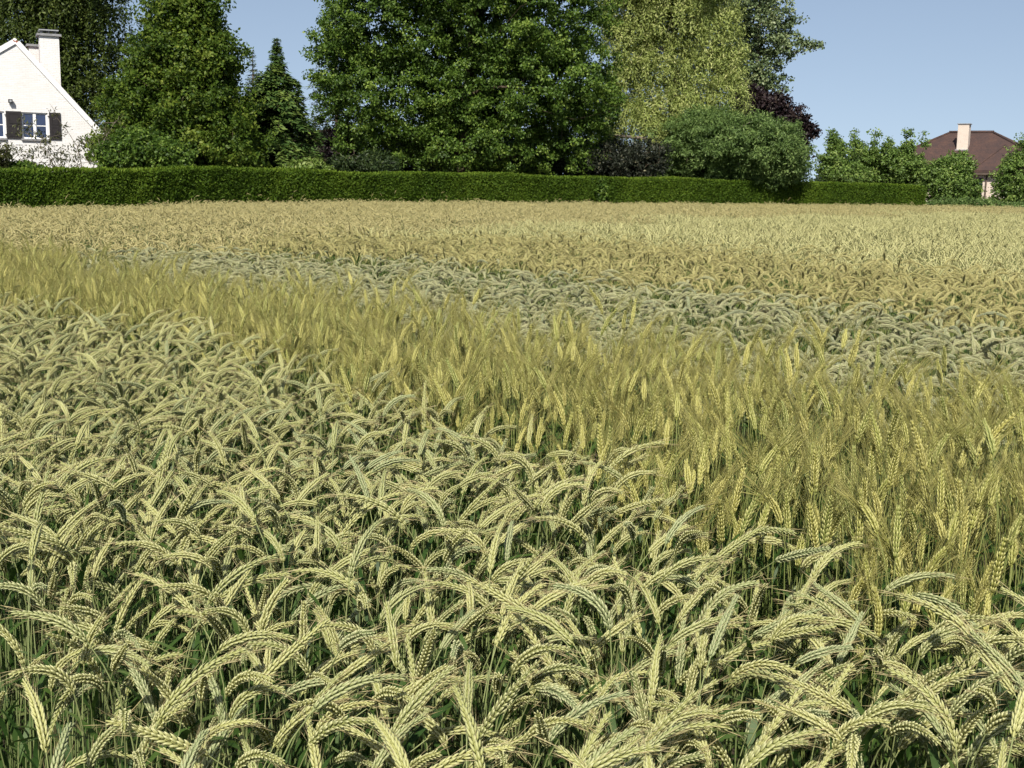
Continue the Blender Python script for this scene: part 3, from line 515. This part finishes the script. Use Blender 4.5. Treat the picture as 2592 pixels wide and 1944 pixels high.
def conifer(name, label, apex, base_v, Y, width, mat, seed, droop=0.25, whorls=34, per=9, spray=(0.16, 0.05), dens=26, prof=((0, 1), (0, 1)), start=0.0, feather=1.0):
    """Whorled conifer: boughs along the trunk, each set with flat sprays."""
    r = np.random.default_rng(seed); a = at(apex[0], apex[1], Y); b = a.copy(); b[2] = 0.0; Hh = a[2]; k = Y*0.99/FPX; W = width*k
    wood = MB(); wood.tube([b, (a + b)/2, a], [0.16, 0.09, 0.012], 7, 0.3)
    P, D, N, tn, sz = [], [], [], [], []
    for w in range(whorls):
        t = (w + r.random()*0.6)/whorls; z = Hh*(1 - t*(1 - start)) - 0.02
        for q in range(per):
            an = r.random()*2*math.pi; L = W*np.interp(t, prof[0], prof[1])*r.uniform(0.65, 1.12) + 0.03
            d = np.array([math.cos(an), math.sin(an), 0.0]); s = np.linspace(0, 1, 5)
            pts = np.array([b[0], b[1], z]) + d*(s*L)[:, None] + np.array([0, 0, 1.0])*((0.22*L*s - (0.22 + droop)*L*s*s))[:, None]
            wood.tube(pts, np.linspace(0.03*(0.3 + t), 0.006, 5), 4, 0.3, cap=False)
            m = int(dens*(0.35 + L)); u = r.random(m)**0.7; c = np.stack([np.interp(u, s, pts[:, i]) for i in range(3)], 1)
            side = np.array([-d[1], d[0], 0]); sg = r.choice([-1, 1], m)[:, None]
            dd = unit(d*0.7 + side*sg*r.uniform(0.3, 1.1, (m, 1)) + np.array([0, 0, -0.15*feather]) + r.normal(0, 0.25, (m, 3)))
            P.append(c + r.normal(0, 0.05, c.shape)*feather); D.append(dd); N.append(unit(np.array([0, 0, 1.0]) + d*0.6 + r.normal(0, 0.45, (m, 3)))); sz.append(np.full(m, min(1.0, 0.35 + 2.6*t))); tn.append(np.clip(r.normal(0.35, 0.15) + r.normal(0, 0.15, m) + 0.35*u, 0, 1))
    P, D, N, tn, sz = map(np.concatenate, (P, D, N, tn, sz)); sc_ = r.uniform(0.7, 1.35, len(P))*sz
    v, f = leaf_soup(P, D, N, spray[0]*sc_, spray[1]*sc_, 0.1)
    tree(name, label, 'tree', b, [(v, f, np.repeat(tn, 4))], mat, wood)
conifer('cypress_tree', 'pointed dark green cypress with a feathery top', (700, 98), 440, 50, 138, F['conifer'], 71, 0.35, 60, 10, (0.25, 0.085), 38, ((0, 0.06, 0.14, 0.19, 0.35, 0.6, 1), (0.0, 0.05, 0.13, 0.36, 0.62, 0.85, 1.0)))
conifer('spruce_tree', 'small dark spruce tip between linden and cypress', (639, 126), 440, 68, 70, F['spruce'], 72, 0.2, 36, 9, (0.22, 0.06), 20, ((0, 0.12, 0.2, 0.5, 1), (0.0, 0.12, 0.22, 0.55, 1.0)))
conifer('spruce_tree', 'tall spruce with drooping boughs reaching out beside the big green tree', (850, -40), 440, 66, 120, F['spruce'], 73, 0.45, 26, 7, (0.20, 0.05), 34, ((0, 0.3, 1), (0.0, 0.55, 1.0)))

def far_wood():                                           # wooded skyline seen through the gap
    r = np.random.default_rng(81); P = []
    for k in range(700):
        x = r.uniform(20, 330); y = r.uniform(395, 450); hgt = r.uniform(6, 12.5)*(0.75 + 0.25*math.sin(x*0.05))
        P.append((x, y, r.uniform(0.5, 1.0)*hgt))
    P = np.array(P); v, f, a = clump_leaves(P, np.broadcast_to(np.array([0, -1.0, 0.2]), P.shape).copy(), 3.2, 60, (1.0, 0.8), r)
    o = link('far_wood', tri_mesh('far_wood', v, f, a, F['dark'])); tag(o, 'dark wooded skyline far off in the gap beside the alders', 'wood', kind='stuff')
far_wood()

# ------------------------------------------------------------------ the cereal plots
# variety: canopy height, ear length, neck angle range, ear bend range (degrees), awn length, awns per ear, spikelets, ear width factor
VAR = {
 'A': dict(h=(0.91, 1.05), ear=0.146, neck=(6, 74), bend=(3, 92), awn=0.036, nawn=26, n=30, w=0.86),
 'B': dict(h=(0.98, 1.16), ear=0.105, neck=(0, 22), bend=(2, 30), awn=0.092, nawn=38, n=22, w=0.94),
 'C': dict(h=(0.89, 1.0), ear=0.150, neck=(20, 75), bend=(30, 105), awn=0.040, nawn=20, n=26, w=1.05),
 'D': dict(h=(0.97, 1.08), ear=0.135, neck=(8, 45), bend=(25, 85), awn=0.050, nawn=24, n=24, w=1.0),
 'E': dict(h=(0.90, 1.00), ear=0.120, neck=(5, 40), bend=(10, 60), awn=0.050, nawn=26, n=22, w=1.0),
 'F': dict(h=(0.93, 1.05), ear=0.115, neck=(5, 55), bend=(15, 85), awn=0.060, nawn=26, n=20, w=0.95),
}
EAR = {
 'A': cereal('ear_pale_green', (0.385, 0.41, 0.135), (0.555, 0.555, 0.215), (0.76, 0.745, 0.43), 0.30, green=(0.32, 0.385, 0.185)),
 'B': cereal('ear_olive_gold', (0.34, 0.36, 0.080), (0.53, 0.50, 0.145), (0.74, 0.69, 0.30), 0.24, green=(0.25, 0.305, 0.075)),
 'C': cereal('ear_silver_green', (0.385, 0.40, 0.185), (0.53, 0.53, 0.26), (0.72, 0.71, 0.45), 0.28, green=(0.31, 0.36, 0.20)),
 'D': cereal('ear_orange_gold', (0.39, 0.375, 0.125), (0.57, 0.525, 0.20), (0.73, 0.67, 0.35), 0.28),
 'E': cereal('ear_silver', (0.39, 0.39, 0.135), (0.54, 0.52, 0.205), (0.70, 0.67, 0.36), 0.25),
 'F': cereal('ear_beige', (0.37, 0.335, 0.115), (0.53, 0.47, 0.19), (0.67, 0.60, 0.32), 0.25),
}
AWN = {
 'A': cereal('awn_pale', (0.42, 0.36, 0.16), (0.58, 0.50, 0.28), (0.5, 0.4, 0.2), 0.3),
 'B': cereal('awn_olive_gold', (0.26, 0.272, 0.055), (0.385, 0.365, 0.100), (0.44, 0.39, 0.16), 0.42),
 'C': cereal('awn_silver', (0.44, 0.40, 0.21), (0.56, 0.50, 0.30), (0.5, 0.4, 0.25), 0.35),
 'D': cereal('awn_orange_gold', (0.37, 0.335, 0.105), (0.49, 0.43, 0.17), (0.48, 0.40, 0.18), 0.4),
 'E': cereal('awn_straw', (0.41, 0.38, 0.15), (0.52, 0.48, 0.22), (0.48, 0.41, 0.21), 0.4),
 'F': cereal('awn_beige', (0.37, 0.33, 0.11), (0.49, 0.43, 0.17), (0.46, 0.38, 0.16), 0.4),
}
M['stem'] = cereal('stem_blue_green', (0.10, 0.155, 0.045), (0.19, 0.24, 0.085), (0.31, 0.345, 0.14), 0.15)
M['stem_gold'] = cereal('stem_green', (0.10, 0.16, 0.035), (0.19, 0.24, 0.06), (0.31, 0.33, 0.11), 0.1)
M['blade'] = cereal('leaf_blade', (0.030, 0.075, 0.014), (0.075, 0.135, 0.026), (0.34, 0.26, 0.13), 0.35, 0.5, 0.3)

def stalk_curve(V, r):
    """Points and tangents of a plant bent over in its own XZ plane: stem first, then the ear's axis."""
    nk, bd = math.radians(r.uniform(*V['neck'])), math.radians(r.uniform(*V['bend']))
    Ls, Le = 0.26, V['ear']*r.uniform(0.70, 1.18)
    s1 = np.linspace(0, 1, 7); th1 = nk*s1**1.7
    s2 = np.linspace(0, 1, 13)[1:]; th2 = nk + bd*s2**0.9
    th = np.concatenate([th1, th2]); ds = np.concatenate([[0], np.full(6, Ls/6), np.full(12, Le/12)])
    mid = np.concatenate([[th[0]], (th[1:] + th[:-1])/2]); wob = np.cumsum(r.normal(0, 0.05, len(th)))*0.25
    d = np.stack([np.sin(mid), np.sin(wob)*0.5, np.cos(mid)], 1)
    p = np.cumsum(d*ds[:, None], 0)
    hgt = r.uniform(*V['h']); base = hgt - p[:, 2].max()
    p[:, 2] += base
    low = np.array([[0, 0, z] for z in np.linspace(0, base, 4)[:-1]]); lean = r.normal(0, 0.02, 2)
    low[:, 0] += lean[0]*(1 - low[:, 2]/base); low[:, 1] += lean[1]*(1 - low[:, 2]/base)
    return np.concatenate([low, p[:7]]), p[6:], Le
def spindle(mb, b, d, sd, nn, L, W, T, lod, mat):
    if lod == 0:
        ang = np.arange(5)*2*math.pi/5; v = [b]
        for f, k in ((0.28, 0.95), (0.66, 0.80)): v += [b + d*L*f + (sd*math.cos(a)*W + nn*math.sin(a)*T)*k for a in ang]
        v.append(b + d*L)
        fs = [(0, 1 + (j+1) % 5, 1 + j) for j in range(5)] + [(1 + j, 1 + (j+1) % 5, 6 + (j+1) % 5, 6 + j) for j in range(5)] + [(6 + j, 6 + (j+1) % 5, 11) for j in range(5)]
        mb.add(v, fs, [0.0] + [0.08]*5 + [0.35]*5 + [1.0], mat)
    else:
        v = [b] + [b + d*L*0.45 + q for q in (sd*W, nn*T, -sd*W, -nn*T)] + [b + d*L]
        mb.add(v, [(0, 1+(j+1) % 4, 1+j) for j in range(4)] + [(1+j, 1+(j+1) % 4, 5) for j in range(4)], [0.0, 0.15, 0.15, 0.15, 0.15, 0.9], mat)
def ear_parts(V, ax, Le, r, lod, ear, awn, me=0, ma=0):
    T = unit(np.gradient(ax, axis=0)); s = np.linspace(0, 1, len(ax)); roll = r.uniform(0, math.pi)
    n = V['n'] if lod == 0 else (int(V['n']*0.75) if lod == 1 else 9)
    tips = []
    if lod < 2:
        ear.tube(ax, np.concatenate([[0.0015], np.full(len(ax) - 2, 0.0034*V['w']), [0.001]]), 5, 0.05, me, cap=False)
        for k in range(n):
            q = (k + 0.4)/n; p = np.array([np.interp(q*0.95, s, ax[:, i]) for i in range(3)]); t = unit(np.array([np.interp(q, s, T[:, i]) for i in range(3)]))
            y = unit(np.cross(t, np.array([0.0, 1.0, 0.0]) + 1e-3)); z = np.cross(t, y)
            S = y*math.cos(roll) + z*math.sin(roll); N = np.cross(t, S); sg = 1 if k % 2 else -1
            prof = (0.62 + 0.38*math.sin(math.pi*min(1, q*1.15 + 0.1)))*V['w']
            L = 0.0190*prof*r.uniform(0.9, 1.12); W = 0.0029*prof; Tt = 0.0025*prof
            for c, sp in (((0.0, 1.0), (1.0, -1.0), (-1.0, -1.0)) if lod == 0 else ((0.55, 1.0), (-0.55, 1.0))):
                if lod == 0: out = S*sg*(0.34 if sp > 0 else 0.20) + N*c*0.22; off = S*sg*(0.0040 if sp > 0 else 0.0016)*prof + N*c*0.0034*prof
                else: out = S*sg*0.40 + N*c*0.40; off = S*sg*0.0026*prof + N*c*0.0042*prof; W2 = 1.25
                d = unit(t + out + r.normal(0, 0.05, 3)); b = p + off
                k2 = 1.0 if lod == 0 else 1.3
                spindle(ear, b, d, unit(np.cross(d, out + 1e-4)), unit(np.cross(d, np.cross(d, out + 1e-4))), L, W*k2, Tt*k2, lod, me); tips.append((b + d*L, d, t, q))
    else:
        ang = np.arange(4)*math.pi/2 + roll; rows = []
        for k in range(n):
            q = k/(n - 1); p = np.array([np.interp(q, s, ax[:, i]) for i in range(3)]); t = unit(np.array([np.interp(q, s, T[:, i]) for i in range(3)]))
            y = unit(np.cross(t, np.array([0.0, 1.0, 0.0]) + 1e-3)); z = np.cross(t, y)
            R = 0.0064*V['w']*(0.3 if k in (0, n-1) else (1.15 if k % 2 else 0.82))
            rows += [p + (y*math.cos(a) + z*math.sin(a))*R for a in ang]; tips.append((p, t, t, q))
        ear.add(rows, [(i*4+j, i*4+(j+1) % 4, (i+1)*4+(j+1) % 4, (i+1)*4+j) for i in range(n-1) for j in range(4)], np.repeat(np.where(np.arange(n) % 2, 0.6, 0.1), 4), me)
    na = V['nawn'] if lod == 0 else (int(V['nawn']*0.6) if lod == 1 else 7)
    for j in range(na):
        i = int(len(tips)*(j/na)**0.8) if V['awn'] < 0.04 else r.integers(len(tips)); b, d, t, q = tips[min(i, len(tips)-1)]
        L = V['awn']*r.uniform(0.6, 1.15)*(0.55 + 0.6*q if V['awn'] < 0.04 else 1.0); e = unit(t*1.0 + (d - t)*0.75 + r.normal(0, 0.13, 3))
        w = (0.00030, 0.0008, 0.0016)[lod]; sd = unit(np.cross(e, r.normal(size=3)))*w; tip = b + e*L + np.array([0, 0, -0.05*L])
        awn.add([b - sd, b + sd, b + e*L*0.55 + sd*0.6, tip], [(0, 1, 2), (0, 2, 3)], [0, 0, 0.4, 0.9], ma)
def blade(mb, p, az, L, W, r, mat=0, lod=0, arch=1.0):
    n = 6 if lod == 0 else (4 if lod == 1 else 3); el = r.uniform(0.7, 1.35); d = np.array([math.cos(az), math.sin(az), 0.0]); sd = np.array([-d[1], d[0], 0.0])*1.0
    twist = r.normal(0, 0.6); v, at_ = [], []; q = np.array(p, float); dry = r.random()
    for i in range(n + 1):
        t = i/n; w = W*min(1, 0.45 + 2.2*t)*(1 - t**2.2); a = el - arch*(1.1 + 0.8*(dry > 0.6))*t**1.4
        s2 = sd*math.cos(twist*t) + np.array([0, 0, 1.0])*math.sin(twist*t)
        v += [q - s2*w/2, q + s2*w/2]; at_ += [max(0, (t - 0.72)/0.28)*(0.9 if dry > 0.72 else 0.15)]*2
        q = q + (d*math.cos(a) + np.array([0, 0, 1.0])*math.sin(a))*L/n
    mb.add(v, [(2*i, 2*i+1, 2*i+3, 2*i+2) for i in range(n)], at_, mat)
def make_stalk(key, seed, lod, joined=True, target=None, place=None):
    """One plant. joined: everything into one mesh with four material slots; else separate meshes per part."""
    V = VAR[key]; r = np.random.default_rng(seed); stem, ax, Le = stalk_curve(V, r)
    parts = {k: MB() for k in ('stem', 'ear', 'awns')} ; leaves = []
    if joined: one = target or MB(); parts = {k: one for k in parts}
    n0 = [len(one.v)] if joined else None
    parts['stem'].tube(stem if lod < 2 else stem[::3], np.linspace(0.0021, 0.0011, len(stem if lod < 2 else stem[::3]))*(1, 1.1, 1.5)[lod], 4 if lod == 0 else 3, 0.0 if lod else np.repeat(np.linspace(0, 0.8, len(stem)), 4), 0, cap=False)
    ear_parts(V, ax, Le, r, lod, parts['ear'], parts['awns'], 1 if joined else 0, 2 if joined else 0)
    for k in range((2, 2, 1)[lod] if r.random() < 0.85 else 1):
        mb = one if joined else MB(); z = (r.uniform(0.42, 0.78) if k else r.uniform(0.60, 0.82)) - 0.16*(lod > 0)
        p = np.array([np.interp(z, stem[:, 2], stem[:, i]) for i in range(3)]); blade(mb, p, r.random()*6.283, r.uniform(0.13, 0.24), r.uniform(0.010, 0.017), r, 3 if joined else 0, lod)
        leaves.append(mb)
    if joined:
        if place is not None:
            for k in range(n0[0], len(one.v)): one.v[k] = one.v[k]@np.array(place[0]).T + np.array(place[1])
        return one
    return parts, leaves, ax

def plot_mats(key): return [M['stem_gold'] if key in 'BD' else M['stem'], EAR[key], AWN[key], M['blade']]
def proto(name, mb, key, smooth_shade=True):               # source meshes of the standing crop, kept out of the scene
    return bpy.data.objects.new(name, mb.mesh(name, plot_mats(key), smooth_shade))
def scatter(name, label, pts, rot, scl, idx, protos):
    """The crop of one plot: one object, its plants set out as instances of a few source meshes."""
    me = bpy.data.meshes.new(name); me.vertices.add(len(pts)); me.vertices.foreach_set('co', np.ascontiguousarray(pts, np.float32).ravel())
    a = me.attributes.new('rot', 'FLOAT_VECTOR', 'POINT'); a.data.foreach_set('vector', np.ascontiguousarray(rot, np.float32).ravel())
    a = me.attributes.new('scl', 'FLOAT', 'POINT'); a.data.foreach_set('value', np.ascontiguousarray(scl, np.float32))
    a = me.attributes.new('idx', 'INT', 'POINT'); a.data.foreach_set('value', np.ascontiguousarray(idx, np.int32))
    for m in protos[0].data.materials: me.materials.append(m)
    o = link(name, me); g = bpy.data.node_groups.new(name, 'GeometryNodeTree')
    g.interface.new_socket('Geometry', in_out='INPUT', socket_type='NodeSocketGeometry'); g.interface.new_socket('Geometry', in_out='OUTPUT', socket_type='NodeSocketGeometry')
    N = g.nodes; L = g.links; gi, go = N.new('NodeGroupInput'), N.new('NodeGroupOutput')
    jn = N.new('GeometryNodeJoinGeometry')
    for p in protos:
        oi = N.new('GeometryNodeObjectInfo'); oi.inputs['Object'].default_value = p; oi.inputs['As Instance'].default_value = False
        gt = N.new('GeometryNodeGeometryToInstance'); L.new(oi.outputs['Geometry'], gt.inputs[0]); L.new(gt.outputs[0], jn.inputs[0])
    ip = N.new('GeometryNodeInstanceOnPoints'); ip.inputs['Pick Instance'].default_value = True
    def named(t, n):
        q = N.new('GeometryNodeInputNamedAttribute'); q.data_type = t; q.inputs['Name'].default_value = n; return next(s for s in q.outputs if s.enabled and s.name == 'Attribute')
    L.new(gi.outputs[0], ip.inputs['Points']); L.new(jn.outputs[0], ip.inputs['Instance'])
    L.new(named('INT', 'idx'), ip.inputs['Instance Index']); L.new(named('FLOAT_VECTOR', 'rot'), ip.inputs['Rotation']); L.new(named('FLOAT', 'scl'), ip.inputs['Scale'])
    L.new(ip.outputs[0], go.inputs[0])
    md = o.modifiers.new('plants', 'NODES'); md.node_group = g
    return tag(o, label, 'crop', kind='stuff')

def variety(x, y):
    """Which plot a spot of the field belongs to."""
    x, y = np.asarray(x, float), np.asarray(y, float); wv = 0.10*np.sin(x*5.1 + y*2.3) + 0.07*np.sin(x*11 - y*6)
    yy = y + wv; k = np.full(x.shape, 'F')
    ab = np.interp(x, [-14, -3, -1.3, -0.4, 0.1, 0.45, 0.95, 3], [21.6, 7.2, 5.5, 4.15, 3.5, 2.62, 2.08, -0.7])
    bc = np.where(x < -1, -1.24*x + 5.63, -1.12*x + 5.75)
    cd = np.interp(x, [-9, -4.6, -3, -1, 0.6, 1.9, 2.64, 3, 6], [11.5, 12.6, 13.2, 12.2, 10.0, 8.5, 7.2, 6.4, 1.4])
    de = np.interp(x, [-9, -4, -3, -0.7, 1.77, 3, 4.5, 6, 9, 14], [13.0, 14.6, 16, 17, 16, 13.4, 10.6, 8.6, 4.5, -2])
    end = 12.6 + 2.6*(x + 3.9)                            # the ends of the plots, left of it the crop runs on
    n2 = 2.0*np.sin(x*0.9 + y*0.35) + 1.5*np.sin(x*0.37 - y*0.8)
    k[(yy < 25 + 1.25*x + n2) & (yy < 46)] = 'E'
    k[yy < de] = 'D'; k[yy < cd] = 'C'; k[(yy > end + wv*6) & (yy > bc)] = 'F'
    k[yy < bc] = 'B'; k[yy < ab] = 'A'
    return k
def spots(x0, x1, y0, y1, step, r):
    X, Y = np.meshgrid(np.arange(x0, x1, step), np.arange(y0, y1, step)); p = np.stack([X, Y], -1).reshape(-1, 2)
    p = p + r.uniform(-0.55, 0.55, p.shape)*step
    half = 0.4245*p[:, 1]/0.98 + 0.55 + 0.035*p[:, 1]
    hy = np.interp(p[:, 0], np.concatenate([[-40], HX, [26, 60]]), np.concatenate([[12], HY, [65.5, 52]]))
    return p[(np.abs(p[:, 0]) < half) & (p[:, 1] < hy - 0.75)]
r = np.random.default_rng(5)
def poses(n, tilt, r, bias=None):
    az = r.uniform(0, 2*math.pi, n) if bias is None else r.normal(bias[0], bias[1], n)
    return np.stack([r.normal(0, tilt, n), r.normal(0, tilt, n), az], 1)

# --- nearest plot, pale bowed ears: the 300 plants that show largest are objects, the rest the plot's crop
NA = 26
pA = spots(-9, 3, 1.05, 13, 0.056, r); pA = pA[variety(pA[:, 0], pA[:, 1]) == 'A']
def gap(p):                                              # thin places in the stand
    g = np.zeros(len(p))
    for (u, v, rad, s) in ((1330, 1540, 0.13, 0.85), (430, 1640, 0.10, 0.75), (860, 1560, 0.09, 0.6), (2230, 1560, 0.08, 0.6), (1160, 1480, 0.10, 0.6), (560, 1460, 0.08, 0.5)):
        d = ray(u, v); t = (0.80 - EYE)/d[2]; c = d[:2]*t; g = np.maximum(g, s*np.exp(-((p - c)**2).sum(1)/rad**2))
    corner = p[:, 1] < 1.76 - 1.3*(p[:, 0] + 0.66); g = np.where(corner & (p[:, 0] < -0.22), 0.93, g)
    return g
def thin(p, k=0.3): return k*smooth(0.5 + 0.8*np.sin(p[:, 0]*6.3 + 1.7*np.sin(p[:, 1]*4.1))*np.sin(p[:, 1]*5.2 + 1.3*np.sin(p[:, 0]*3.7)))
pA = pA[(r.random(len(pA)) > gap(pA)) & (r.random(len(pA)) > thin(pA, 0.14))]
partsA = [make_stalk('A', 1000 + k, 0, joined=False) for k in range(NA)]
rotA = poses(len(pA), 0.05, r); lean_ = r.random(len(pA)) < 0.4; rotA[lean_, 2] = r.normal(-0.35, 0.7, int(lean_.sum())); sclA = r.uniform(0.90, 1.06, len(pA)); idxA = r.integers(0, NA, len(pA))
earz = np.array([ax[:, 2].max() for _, _, ax in partsA])
ctr = np.array([ax[len(ax)//2] for _, _, ax in partsA])[idxA]*sclA[:, None]
ca, sa = np.cos(rotA[:, 2]), np.sin(rotA[:, 2])
epos = np.stack([pA[:, 0] + ctr[:, 0]*ca - ctr[:, 1]*sa, pA[:, 1] + ctr[:, 0]*sa + ctr[:, 1]*ca, ctr[:, 2]], 1)
uA, vA = project(epos); inside = (uA > 15) & (uA < 2577) & (vA > 0) & (vA < 1930)
score = np.where(inside, np.linalg.norm(epos - np.array([0, 0, EYE]), axis=1) - 0.9*(epos[:, 2] - 0.95), 1e9)
pick = np.argsort(score)[:300]; single = np.zeros(len(pA), bool); single[pick] = True
COLS = ['far left', 'left of centre', 'centre', 'right of centre', 'far right']
ROWS = ['at the bottom edge', 'in the second band up', 'in the third band up', 'behind the front plants']
meshesA = []
for k, (prt, lvs, ax) in enumerate(partsA):
    meshesA.append(dict(stem=prt['stem'].mesh('stem', M['stem'], True), ear=prt['ear'].mesh('ear', EAR['A'], True), awns=prt['awns'].mesh('awns', AWN['A']), leaf=[l.mesh('leaf', M['blade'], True) for l in lvs],
                        bend=float(math.degrees(math.acos(np.clip(unit(ax[-1] - ax[-3])[2], -1, 1))))))
for i in pick:
    ms = meshesA[idxA[i]]; t = bpy.data.objects.new('wheat_stalk', None); COL.objects.link(t); t.empty_display_size = 0.05
    t.location = (pA[i, 0], pA[i, 1], 0); t.rotation_euler = rotA[i]; s = float(sclA[i]); t.scale = (s, s, s)
    for nm in ('stem', 'ear'):
        o = link(nm, ms[nm], t)
        if nm == 'ear': link('awns', ms['awns'], o)
    for lm in ms['leaf']: link('leaf', lm, t)
    az = rotA[i, 2]; side = 'right' if math.cos(az) > 0.5 else ('left' if math.cos(az) < -0.5 else ('back' if math.sin(az) > 0 else 'forward'))
    how = 'upright' if ms['bend'] < 65 else ('arched' if ms['bend'] < 115 else 'deeply bowed')
    row = ROWS[0 if vA[i] > 1700 else 1 if vA[i] > 1500 else 2 if vA[i] > 1300 else 3]
    big = 'tall' if sclA[i] > 0.98 else 'low'
    tag(t, f'pale {big} {how} wheat ear leaning {side}, {row}, {COLS[min(4, int(uA[i]/518.4))]}', 'wheat', 'pale bowed wheat stalks of the nearest plot')
rest = ~single
protoA = [proto('pale_wheat', make_stalk('A', 1000 + k, 0), 'A') for k in range(NA)]
P3 = np.column_stack([pA, np.zeros(len(pA))])
scatter('pale_wheat_plot', 'nearest plot of pale green-gold wheat with bowed ears', P3[rest], rotA[rest], sclA[rest], idxA[rest], protoA)
# green shoots without ears in the thin places and below the canopy
def shoots():
    rr = np.random.default_rng(9); pr = []
    for k in range(6):
        mb = MB()
        for j in range(7): blade(mb, (rr.normal(0, 0.015), rr.normal(0, 0.015), rr.uniform(0.05, 0.42)), rr.random()*6.283, rr.uniform(0.20, 0.34), rr.uniform(0.011, 0.018), rr, 3, 0, 0.7)
        for j in range(3):
            e = rr.normal(0, 0.05, 2); mb.tube([(0, 0, 0), (e[0]*0.4, e[1]*0.4, 0.3), (e[0], e[1], rr.uniform(0.45, 0.7))], [0.0022, 0.002, 0.0012], 4, 0.2, 0, cap=False)
        pr.append(proto('green_shoot', mb, 'A'))
    p = spots(-4, 2.2, 0.95, 6, 0.15, rr); p = p[np.isin(variety(p[:, 0], p[:, 1]), ['A', 'B'])]; n = len(p)
    o = scatter('green_undergrowth', 'dark green wheat leaves below the ears at the front', np.column_stack([p, np.zeros(n)]), poses(n, 0.08, rr), rr.uniform(0.8, 1.15, n), rr.integers(0, 6, n), pr)
shoots()

# --- the upright bearded plot and the plots beyond it
def near_plot(key, name, label, step, per, x0, x1, y0, y1, nvar, lod, tilt, seed):
    """Plants in small tufts of a few, so that each stands a little differently."""
    rr = np.random.default_rng(seed); p = spots(x0, x1, y0, y1, step, rr); p = p[variety(p[:, 0], p[:, 1]) == key]; p = p[rr.random(len(p)) > thin(p, 0.30)]; n = len(p); pr = []
    for k in range(nvar):
        mb = MB()
        for j in range(per):
            mb.rnd = 0.001 + rr.random(); a = rr.random()*6.283; t1, t2 = rr.normal(0, tilt, 2); s_ = rr.uniform(0.91, 1.06)
            R = np.array(Matrix.Rotation(a, 3, 'Z') @ Matrix.Rotation(t1, 3, 'X') @ Matrix.Rotation(t2, 3, 'Y'))*s_
            make_stalk(key, seed*1000 + k*40 + j, lod, True, mb, (R, (*rr.uniform(-0.55, 0.55, 2)*step, 0)))
        pr.append(proto(name, mb, key))
    hv = 1.0 + 0.03*np.sin(p[:, 0]*2.1 + p[:, 1]*1.3) + 0.02*np.sin(p[:, 0]*5 - p[:, 1]*3.7)
    return scatter(name, label, np.column_stack([p, ground_z(p[:, 0], p[:, 1])]), poses(n, 0.02, rr), rr.uniform(0.96, 1.03, n)*hv, rr.integers(0, nvar, n), pr)
near_plot('B', 'bearded_wheat_plot', 'olive-gold plot of upright bearded wheat behind the pale front plot', 0.15, 6, -9, 5, 1.0, 15, 18, 0, 0.08, 11)
near_plot('C', 'silver_wheat_plot', 'silvery green strip of bowed wheat behind the bearded plot', 0.18, 5, -7, 8, 2, 15, 16, 0, 0.10, 12)
near_plot('D', 'golden_wheat_plot', 'orange-gold strip of bent wheat behind the silvery strip', 0.18, 5, -6, 10, 2, 18, 16, 0, 0.09, 13)

def far_plot(key, name, label, seed, step=0.25, per=10):
    """Beyond the near strips the plants are set out in small tufts."""
    rr = np.random.default_rng(seed); pr = []
    for k in range(8):
        mb = MB()
        for j in range(per):
            mb.rnd = 0.001 + rr.random(); a = rr.random()*6.283; ca, sa = math.cos(a), math.sin(a); s = rr.uniform(0.92, 1.07); q = rr.uniform(-0.17, 0.17, 2)
            make_stalk(key, seed*100 + k*20 + j, 2, True, mb, (np.array([[ca, -sa, 0], [sa, ca, 0], [0, 0, 1]])*s, (q[0], q[1], 0)))
        pr.append(proto(name, mb, key))
    p = spots(-32, 36, 4, 66, step, rr); p = p[variety(p[:, 0], p[:, 1]) == key]; n = len(p)
    hv = 1.0 + 0.025*np.sin(p[:, 0]*0.9 + p[:, 1]*0.6) + 0.02*np.sin(p[:, 0]*2.3 - p[:, 1]*1.1)
    hv = hv*np.where(rr.random(n) < 0.012, rr.uniform(1.05, 1.16, n), 1.0)
    return scatter(name, label, np.column_stack([p, ground_z(p[:, 0], p[:, 1])]), poses(n, 0.03, rr), rr.uniform(0.94, 1.05, n)*hv, rr.integers(0, 8, n), pr)
far_plot('E', 'whitish_wheat_plot', 'whitish patch of wheat beyond the orange-gold strip', 14, 0.24)
far_plot('F', 'beige_wheat_field', 'beige wheat running back to the hedge', 15, 0.25)

# stray tall grasses sprouting above the crop before the hedge
for k, (u, d, nst, lab) in enumerate(((150, 35.2, 3, 'stray tall straw before the hedge below the white cottage'), (645, 41.3, 5, 'stray tall grass before the hedge below the linden'), (745, 42.6, 3, 'stray thin grass before the hedge below the hydrangea'),
                                      (965, 45.5, 5, 'arching wild grass before the hedge below the big green tree'), (1115, 47.6, 4, 'stray wild grass before the middle of the hedge'), (1980, 57.8, 3, 'pale stray straw before the hedge below the grey-green shrub'))):
    rr = np.random.default_rng(900 + k); mb = MB(); p = at(u, 515, d); g = float(ground_z(p[0], p[1]))
    for j in range(nst):
        mb.rnd = 0.001 + rr.random(); a = rr.random()*6.283; ca, sa = math.cos(a), math.sin(a); sc_ = rr.uniform(1.15, 1.42)
        make_stalk('F', 9000 + k*10 + j, 1, True, mb, (np.array([[ca, -sa, 0], [sa, ca, 0], [0, 0, 1]])*sc_, (rr.normal(0, 0.25), rr.normal(0, 0.15), 0)))
    o = link('wild_grass', mb.mesh('wild_grass', plot_mats('F'), True)); o.location = (p[0], p[1], g); tag(o, lab, 'grass', 'stray grasses before the hedge', 'thing')
